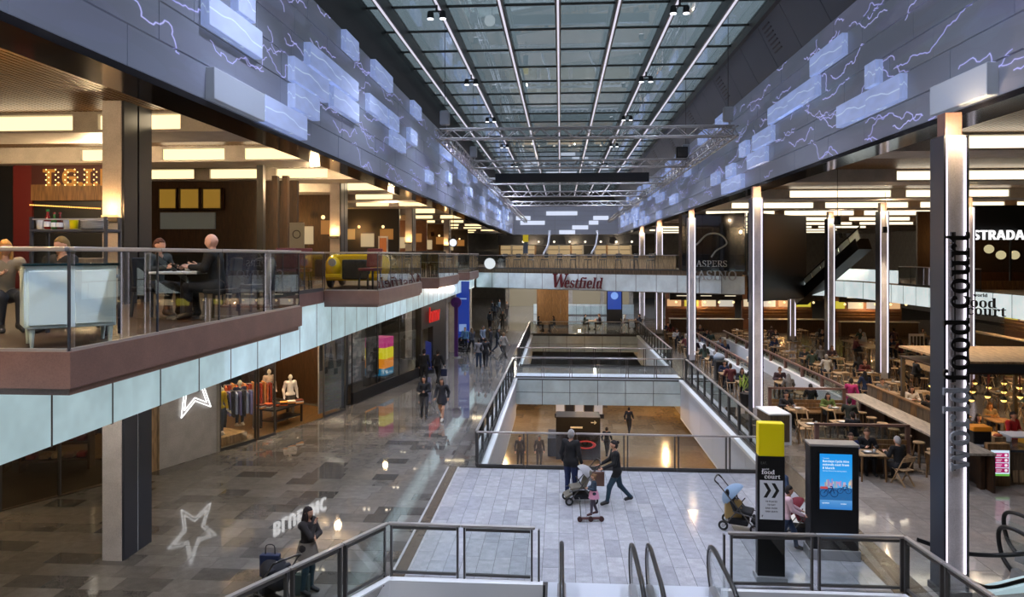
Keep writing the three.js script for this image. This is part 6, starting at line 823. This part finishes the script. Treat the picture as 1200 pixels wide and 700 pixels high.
  const bd = thing('menu_board', 'grey restaurant menu board with a round emblem on the upper floor', 'menu board', [atZ(348, 280, 24).x, U, -24]); part(bd, 'board', rb(0.5, 1.5, 0.06, 0.01, 0, 1.4, 0), mat(0x8a8a86)); part(bd, 'emblem', place(new THREE.TorusGeometry(0.13, 0.015, 6, 20), 0, 1.75, 0.04), M.dark); part(bd, 'stand', rb(0.5, 0.6, 0.2, 0.02, 0, 0.3, 0), M.darkWood);
  const ob = thing('menu_board', 'orange and white restaurant poster stand on the upper floor', 'menu board', [atZ(449, 285, 36).x, U, -36]); part(ob, 'board', rb(0.5, 1.4, 0.06, 0.01, 0, 1.3, 0), M.white); part(ob, 'orange_print', bx(0.34, 1.0, 0.02, 0, 1.4, 0.035), glow(0xd06a2a, 0.5)); part(ob, 'stand', bx(0.1, 0.7, 0.1, 0, 0.35, 0), M.dark);
  // rows of far restaurant fronts: lit partitions further along
  [[36, 0], [48, 1], [58, 2], [70, 0], [84, 1]].forEach(([z, k]) => { const t = thing('restaurant_bay', ['dim timber restaurant bay behind the yellow car', 'dim slate restaurant bay behind the black bar chairs', 'dim brown restaurant bay behind the balcony nearest the bridge', 'dim timber restaurant bay past the high bridge', 'dim slate restaurant bay at the far end of the upper floor'][[36, 48, 58, 70, 84].indexOf(z)], 'restaurant', [-19, U, -z]); part(t, 'rear_panel', b2(0, 8.2, 0, 4.2, -0.2, 0), [M.darkWood, M.slate, M.brown][k]); for (let i = 0; i < 6; i++) part(t, 'lit_window', b2(0.4 + i * 1.3, 1.3 + i * 1.3, 1.6 + (i % 2) * 0.5, 2.5 + (i % 2) * 0.3, 0, 0.05), glow([0xffc070, 0xffe2b0, 0xd89048][i % 3], 0.45)); part(t, 'bar_counter', b2(3, 8.2, 0, 1.1, 0.3, 0.9), M.darkWood); for (let i = 0; i < 5; i++) part(t, 'lamp', place(new THREE.SphereGeometry(0.1, 10, 8), 1 + i * 1.6, 2.9, 1.2), glow(0xffd898, 2)); const l = new THREE.PointLight(0xffb868, 14, 0, 2); l.position.set(-14, U + 2.7, -z + 2.5); scene.add(l); });
  for (const [x, z, k] of [[-12, 18, 34], [-16, 18, 26], [-8.4, 9.6, 30], [-12, 30, 30], [-8.4, 24.3, 24], [-9, 38, 24], [-7.5, 4.6, 55]]) { const l = new THREE.PointLight(0xffd8a4, k, 0, 2); l.position.set(x, 8.9, -z); l.shadow.radius = 8; l.castShadow = true; scene.add(l); const t = thing('ceiling_downlight', 'small warm downlight in the slat ceiling of the restaurants', 'downlight', [x, 9.74, -z], 0, 'downlights of the slat ceiling'); part(t, 'ring', cyl(0.13, 0.13, 0.08, 0, -0.02, 0, 14), M.dark); part(t, 'lens', cyl(0.1, 0.1, 0.02, 0, -0.07, 0, 14), glow(0xffe0a8, 5)); }
  // yellow car
  const car = thing('yellow_car', 'yellow classic car with a black nose displayed on the balcony', 'car', [-6.35, U, -22.2], 0.12), yel = mat(0xc8a40c, { roughness: 0.18, clearcoat: 1 });
  const side = [[0.9, 0.3], [0.95, 0.55], [0.86, 0.86], [0.72, 0.98], [0.45, 1.02], [0, 1.03]]; const prof = [...side.map(([x, y]) => [x, y]), ...side.slice(0, -1).reverse().map(([x, y]) => [-x, y])]; part(car, 'body', poly(prof, 3.0, 0.05).translate(0, 0, -3.1), yel);
  part(car, 'nose', [rb(0.86, 0.62, 0.14, 0.05, 0, 0.6, 0.0), bx(0.7, 0.04, 1.4, 0, 1.08, -0.8)], M.black); for (const s of [-1, 1]) { part(car, 'fender', place(new THREE.SphereGeometry(0.44, 20, 14).scale(0.72, 0.95, 1.5), s * 0.72, 0.68, -0.45), yel); part(car, 'headlamp', place(cyl(0.12, 0.12, 0.06, 0, 0, 0, 18), s * 0.7, 0.82, 0.18, 0, Math.PI / 2), M.steel); part(car, 'bumper', rb(0.5, 0.14, 0.1, 0.04, s * 0.66, 0.4, 0.2), yel); for (const z of [-0.5, -2.5]) { const wh = part(car, 'wheel', place(new THREE.TorusGeometry(0.24, 0.1, 12, 24), s * 0.88, 0.34, z, Math.PI / 2), M.rubber); part(wh, 'hubcap', place(cyl(0.18, 0.18, 0.14, 0, 0, 0, 18), s * 0.9, 0.34, z, 0, 0, Math.PI / 2), M.steel); } }
  // maroon high backed chairs and black bar chairs
  const mc = [[352, 352, 19.2, 0.4], [370, 352, 19.8, 0.2], [433, 346, 22.0, -0.3]]; mc.forEach(([px, py, z, ry], i) => { const x = Math.max(-9, atZ(px, py, z).x); chair([i === 2 ? -5.6 : x - 0.4, U, i === 2 ? -21.05 : -z], ry, ['maroon leather chair beside the balcony glass before the yellow car', 'maroon leather chair next to the yellow car fender', 'maroon leather chair at the corner of the yellow car balcony'][i], M.maroon, M.black, undefined, 0.56).scale.setScalar(1.12); });
  for (let i = 0; i < 6; i++) chair([-6.9 + (i % 3) * 0.6, U, -33.2 - (i > 2 ? 1.0 : 0)], i > 2 ? 0 : Math.PI, 'black bar chair on the third balcony', M.black, M.black, 'black bar chairs on the third balcony', 0.68);
  const tv = thing('wall_clock', 'round white lit clock sign over the far restaurants', 'clock', atZ(531, 284.5, 52)); part(tv, 'disc', place(cyl(0.28, 0.28, 0.06, 0, 0, 0, 20), 0, 0, 0, 0, Math.PI / 2), glow(0xf4f6ff, 1.2)); part(tv, 'bezel', place(new THREE.TorusGeometry(0.29, 0.03, 8, 24), 0, 0, 0.02), M.dark); part(tv, 'arm', bx(0.04, 2.6, 0.04, 0, 1.4, -0.05), M.dark);
  const rl = thing('round_light_sign', 'round white projecting sign on the bridge end of the upper floor', 'sign', atZ(574, 309, 55)); part(rl, 'disc', place(cyl(0.42, 0.42, 0.1, 0, 0, 0, 20), 0, 0, 0, 0, Math.PI / 2), glow(0xe8f0f4, 0.9)); part(rl, 'bracket', bx(0.5, 0.05, 0.05, -0.4, 0, -0.04), M.dark);
}
// ================================================================ goods in the clothes and music shops, basement, far cafe
{
  const mq = (label, pos, ry, top, legs, pose = 'stand') => { const t = thing('mannequin', label, 'mannequin', pos, ry), g = bodyGeo(pose, {}); const b = part(t, 'body', g.body, mat(0xd8d4cc, { roughness: 0.4 })); part(b, 'top', g.top, clothMat(top)); part(b, 'trousers', g.trousers, clothMat(legs)); part(t, 'stand', cyl(0.2, 0.2, 0.02, 0, 0.01, 0, 16), M.steel); return t; };
  const box = thing('window_plinth', 'timber display platform in the clothes shop window', 'plinth', along(3, 0.5, 0, -1.1)); box.rotation.y = faceYaw(3); part(box, 'deck', rb(1.7, 0.28, 1.3, 0.02, 0, 0.15, 0), M.paleWood); part(box, 'kick', b2(-0.8, 0.8, 0, 0.06, -0.6, 0.6), M.dark);
  mq('mannequin in a yellow jacket in the clothes shop window', along(3, 0.5, 0.29, -0.9), 0.9, 0xd8b810, 0x3a4254); mq('mannequin in dark coat near the clothes shop window', along(3, 0.98, 0, -1.7), 0.8, 0x22242c, 0x2a2c36); mq('mannequin in navy beside the clothes tables', along(4, 0.3, 0, -2.2), 0.8, 0x22244a, 0x1c1e2c); mq('mannequin in a pale shirt deep in the clothes shop', along(4, 0.78, 0, -3.0), 0.7, 0xc8b4a8, 0x4a4648);
  const rack = (label, pos, ry, cols) => { const t = thing('clothes_rail', label, 'clothes rail', pos, ry); part(t, 'rail', bar(V(-0.9, 1.45, 0), V(0.9, 1.45, 0), 0.035, 0.035, true), M.steel); for (const s of [-0.9, 0.9]) part(t, 'upright', bar(V(s, 0, 0), V(s, 1.45, 0), 0.035, 0.035, true), M.steel); part(t, 'foot', [bx(0.04, 0.03, 0.5, -0.9, 0.015, 0), bx(0.04, 0.03, 0.5, 0.9, 0.015, 0)], M.steel); for (let i = 0; i < 14; i++) part(t, 'garment', rb(0.08, 0.78 + 0.1 * (i % 3), 0.46, 0.03, -0.82 + i * 0.126, 1.0, 0, 0.1 * (i % 3)), clothMat(cols[i % cols.length])); return t; };
  rack('rail of dark coats in the clothes shop', along(3, 0.2, 0, -4.0), 0.6, [0x1a1c24, 0x24262e, 0x4a4434]); rack('rail of pale blue and lilac shirts in the clothes shop', along(4, 0.14, 0, -2.0), 0.5, [0x8a9cc8, 0x6a6aa8, 0x30323c]); rack('rail of checked and olive tops behind the yellow mannequin', along(3, 0.4, 0, -2.7), faceYaw(3), [0x6a6a40, 0x3a3c30, 0xc8c0b0, 0x4a4a50]); rack('rail of teal and black jackets deep in the clothes shop', along(3, 0.95, 0, -4.6), 0.5, [0x2a4a50, 0x15161a, 0x3a3028]); mq('mannequin in a white shirt hung high at the poster side of the clothes shop', along(4, 0.64, 0.0, -1.3), 0.6, 0xe0d8d0, 0x5a5650); rack('rail of orange and red tops in the clothes shop', along(4, 0.45, 0, -2.5), 0.5, [0xd86a28, 0xb03a20, 0xe09a58]);
  const tab = thing('display_table', 'black display table stacked with folded clothes in the clothes shop', 'table', along(4, 0.42, 0, -0.75), faceYaw(4)); part(tab, 'tabletop', rb(1.6, 0.06, 0.8, 0.01, 0, 0.72, 0), M.black); part(tab, 'shelf', rb(1.5, 0.05, 0.7, 0.01, 0, 0.3, 0), M.black); for (const x of [-0.74, 0.74]) for (const z of [-0.34, 0.34]) part(tab, 'leg', bx(0.06, 0.7, 0.06, x, 0.35, z), M.black); for (let i = 0; i < 6; i++) { const st = thing('folded_pile', 'pile of folded clothes on the black display table', 'clothes', along(4, 0.42, 0.75, -0.75).add(V(-0.6 + i * 0.22, 0, 0.55 - i * 0.2)), i * 0.2 + faceYaw(4), 'folded piles on the display table'); for (let k = 0; k < 3; k++) part(st, 'garment', rb(0.28, 0.05, 0.32, 0.02, 0, 0.025 + k * 0.05, 0), clothMat([0xe0903c, 0xd8d2c8, 0x6a3020, 0xc85a28, 0x28282e][(i + k) % 5])); }
  for (let i = 0; i < 3; i++) { const s = thing('wall_shelf', 'dark shelf unit with folded clothes on the clothes shop rear wall', 'shelves', [-16.9 + i * 0.05, 0, -24 - i * 2.4], Math.PI / 2, 'shelf units of the clothes shop'); for (let k = 0; k < 5; k++) { part(s, 'shelf', rb(2.1, 0.05, 0.45, 0.01, 0, 0.3 + k * 0.5, 0), M.darkWood); for (let j = 0; j < 5; j++) part(s, 'garment', rb(0.3, 0.16, 0.34, 0.04, -0.8 + j * 0.4, 0.42 + k * 0.5, 0), clothMat([0x7a7a58, 0xb8a888, 0x38405c, 0xc8c4bc, 0x5a4030][(j * 2 + k + i) % 5])); } for (const x of [-1.06, 1.06]) part(s, 'upright', bx(0.05, 2.5, 0.45, x, 1.25, 0), M.darkWood); }
  // music shop cube display and posters
  const mp = along(6, 0.62, 0, -0.9), cu = thing('light_cube', 'tall lit display box in magenta, yellow and orange in the music shop window', 'display', mp, faceYaw(6)); [[0x1a6a90, 0.55, 0.35], [0xe88a1a, 0.95, 0.48], [0xe6d61a, 1.45, 0.52], [0xc02a78, 1.98, 0.5]].forEach(([c, y, h]) => part(cu, 'lit_box', rb(1.05, h, 1.05, 0.02, 0, y + 0.2, 0), glow(c, 0.85))); part(cu, 'plinth', rb(1.2, 0.52, 1.2, 0.02, 0, 0.27, 0), M.dark);
  for (const [k, c1, c2, n] of [[0.12, '#6a6c70', '#b8a0a0', 'grey figure'], [0.36, '#14161a', '#2c2e34', 'dark portrait']]) { const p = thing('shop_poster', n + ' poster hanging in the music shop window', 'poster', along(6, k, 0.6, -0.35), faceYaw(6)); const tx = canvasTex(128, 256, (c, W, H) => { c.fillStyle = c1; c.fillRect(0, 0, W, H); const q = rng(k * 100 | 0); for (let i = 0; i < 60; i++) { c.fillStyle = i % 3 ? c2 : '#d8d0cc'; c.globalAlpha = 0.35; c.fillRect(q() * W, q() * H, 10 + 30 * q(), 6 + 26 * q()); } c.globalAlpha = 1; c.fillStyle = '#e8e4e0'; c.font = 'bold 20px sans-serif'; c.fillText('DVD', 12, 30); }); part(p, 'board', bx(1.3, 2.7, 0.04, 0, 1.55, 0), M.dark); part(p, 'print', place(new THREE.PlaneGeometry(1.26, 2.66), 0, 1.55, 0.022), mat(0xffffff, { map: tx, roughness: 0.6 })); part(p, 'wire', [bx(0.01, 0.9, 0.01, -0.5, 3.3, 0), bx(0.01, 0.9, 0.01, 0.5, 3.3, 0)], M.steel); }
  const bs = thing('sale_board', 'blue shop board with white lines at the music shop entrance', 'sign', along(7, 0.3, 0, 0.1), faceYaw(7) + 0.6); part(bs, 'board', rb(0.9, 1.5, 0.06, 0.02, 0, 0.95, 0), glow(0x2a3a8c, 0.4)); part(bs, 'lettering', [0, 1, 2].map((i) => bx(0.6, 0.12, 0.02, 0, 1.35 - i * 0.3, 0.035)), M.white); part(bs, 'foot', bx(0.8, 0.2, 0.4, 0, 0.1, 0), M.dark);
  // music racks inside
  for (let i = 0; i < 4; i++) { const t = thing('disc_rack', 'low rack of disc cases inside the music shop', 'rack', along(6, 0.3 + i * 0.2, 0, -2.6), faceYaw(6), 'disc racks in the music shop'); part(t, 'rack_body', rb(1.4, 1.0, 0.6, 0.02, 0, 0.5, 0), M.darkSteel); for (let k = 0; k < 6; k++) part(t, 'disc_case', bx(0.19, 0.2, 0.04, -0.55 + k * 0.22, 1.08, 0.1 - 0.05 * (k % 2), 0, -0.3), clothMat([0xb8b8c0, 0xa03030, 0x3050a0, 0xd0c060][k % 4])); }
  // basement kiosk and lights
  const kp = atY(678, 545, BASE), ki = thing('basement_kiosk', 'dark basement kiosk with a red oval sign and white arrow', 'kiosk', [kp.x, BASE, kp.z - 1.2]); part(ki, 'body', rb(2.6, 2.5, 1.6, 0.04, 0, 1.25, -0.6), M.black); part(ki, 'counter', rb(2.6, 1.1, 2.2, 0.03, -0.5, 0.55, -1.5), M.slate); part(ki, 'red_ring', place(new THREE.TorusGeometry(0.5, 0.09, 8, 28).scale(1, 0.42, 1), 0.45, 0.9, 0.24), glow(0xc02a2a, 0.7)); part(ki, 'arrow', [bx(0.3, 0.05, 0.02, 0.9, 2.2, 0.22), bx(0.16, 0.05, 0.02, 1.0, 2.24, 0.22, 0, 0, -0.7), bx(0.16, 0.05, 0.02, 1.0, 2.16, 0.22, 0, 0, 0.7)], M.white); part(ki, 'lettering', bx(0.7, 0.1, 0.02, -0.1, 1.9, 0.22), M.white);
  const ps = thing('basement_poster_wall', 'black and white picture wall on the basement floor below the footbridge', 'display', [atY(680, 500, BASE).x, BASE, atY(680, 490, BASE).z]); for (let i = 0; i < 5; i++) part(ps, 'picture', rb(0.62, 2.0, 0.06, 0.01, -1.4 + i * 0.7, 1.3, 0), i % 2 ? mat(0x1a1416) : M.white); part(ps, 'frame', b2(-1.8, 1.8, 0, 0.3, -0.1, 0.1), M.dark);
  for (const [x, z, k] of [[-5, 40, 34], [-5, 30, 26], [9.5, 32, 26], [9, 42, 34], [-4, 52, 34], [8, 56, 34], [2, 64, 34], [2, 40.3, 30]]) { const t = thing('basement_downlight', 'warm downlight in the basement ceiling', 'downlight', [x, (x > VL && x < VR ? (z < 38 || (z > 42.5 && z < 59) ? BASE + 2.6 : -1.32) : -1.92), -z], 0, 'downlights of the basement'); if (x > VL && x < VR && (z < 38 || (z > 42.5 && z < 59))) { part(t, 'pole', cyl(0.04, 0.04, 2.6, 0, -1.3, 0, 8), M.darkSteel); } part(t, 'ring', cyl(0.2, 0.2, 0.06, 0, -0.01, 0, 14), M.white); part(t, 'lens', cyl(0.15, 0.15, 0.02, 0, -0.05, 0, 14), glow(0xffd090, 4)); const l = new THREE.PointLight(0xffc888, k, 0, 2); l.position.set(x, t.position.y - 0.3, -z); l.shadow.radius = 8; scene.add(l); }
  // timber clad pier, far cafe tables under the bridge
  const tp = thing('timber_pier', 'wide timber clad pier under the high bridge', 'pier', [atY(647, 384).x, 0, -66]); for (let i = 0; i < 4; i++) part(tp, 'panel', b2(-1.4 + i * 0.72, -0.69 + i * 0.72, 0, 3.93, 0, -1.2), M.wood); part(tp, 'skirting', b2(-1.45, 1.5, 0, 0.15, 0.03, 0), M.darkSteel);
  [[640, 388], [694, 386], [741, 385]].forEach(([px, py], i) => { const p = atY(px, py), z = Math.min(-60.6, p.z); cafeTable([p.x, 0, z], 0, 'pale cafe table behind the balustrade at the end of the voids', 'cafe tables at the end of the voids'); for (const s of [-1, 1]) { foldingChair([p.x + s * 0.76, 0, z], s > 0 ? -Math.PI / 2 : Math.PI / 2, 'folding chair at a cafe table behind the far balustrade', 'chairs at the end of the voids'); diner([p.x + s * 0.72, 0, z], s > 0 ? -Math.PI / 2 : Math.PI / 2, i * 2 + (s > 0 ? 1 : 0), 'cafe customer seated behind the balustrade at the end of the voids', 'customers at the end of the voids'); } });
  const bp = thing('blue_poster', 'blue illuminated poster display beyond the cafe tables', 'poster', [atZ(720, 360, 70).x, 0, -70]); part(bp, 'case', rb(1.5, 3.7, 0.2, 0.03, 0, 1.85, 0), M.dark); part(bp, 'picture', place(new THREE.PlaneGeometry(1.3, 2.2), 0, 2.4, 0.11), glow(0x1a48b0, 0.7)); part(bp, 'emblem', place(cyl(0.35, 0.35, 0.02, 0, 0, 0, 20), 0, 2.6, 0.13, 0, Math.PI / 2), glow(0x8ab4ff, 0.8));
  const fw = struct('wall_far', 'shop glass and cream columns at the far end of the lower mall', 'wall', [b2(-7, 9, 3.2, 4.85, -92, -92.4), ...[-7, -3, 1, 5, 8.6].map((x) => b2(x, x + 0.5, 0, 3.2, -92, -92.4))], M.plaster); for (let i = 0; i < 4; i++) part(fw, 'lit_shop', b2(-6.5 + i * 4, -3 + i * 4, 0, 3.2, -92.3, -92.35), glow(0xd8c8a8, 0.3));
  railing('glass balustrade far beyond the cafe tables', [[-1, 78], [6, 78]], 0, { step: 1.75 }); panelRun('bridge_fascia', 'pale glass panels of a far footbridge beyond the cafe tables', V(-3, 0, -80), V(8, 0, -80), 0.0, 1.1, 7, fasciaPale);
  for (const [x, z] of [[-4, 64], [3, 64], [-4, 74], [3, 84], [-4, 86]]) { const l = new THREE.PointLight(0xfff0dc, 40, 0, 2); l.position.set(x, 3.5, -z); scene.add(l); const t = thing('ceiling_downlight', 'white downlight under the far end of the high bridge', 'downlight', [x, 3.9, -z], 0, 'downlights under the high bridge'); part(t, 'ring', cyl(0.2, 0.2, 0.06, 0, -0.03, 0, 14), M.white); part(t, 'lens', cyl(0.15, 0.15, 0.02, 0, -0.07, 0, 14), glow(0xffeccc, 4)); }
}

renderer.render(scene, camera);
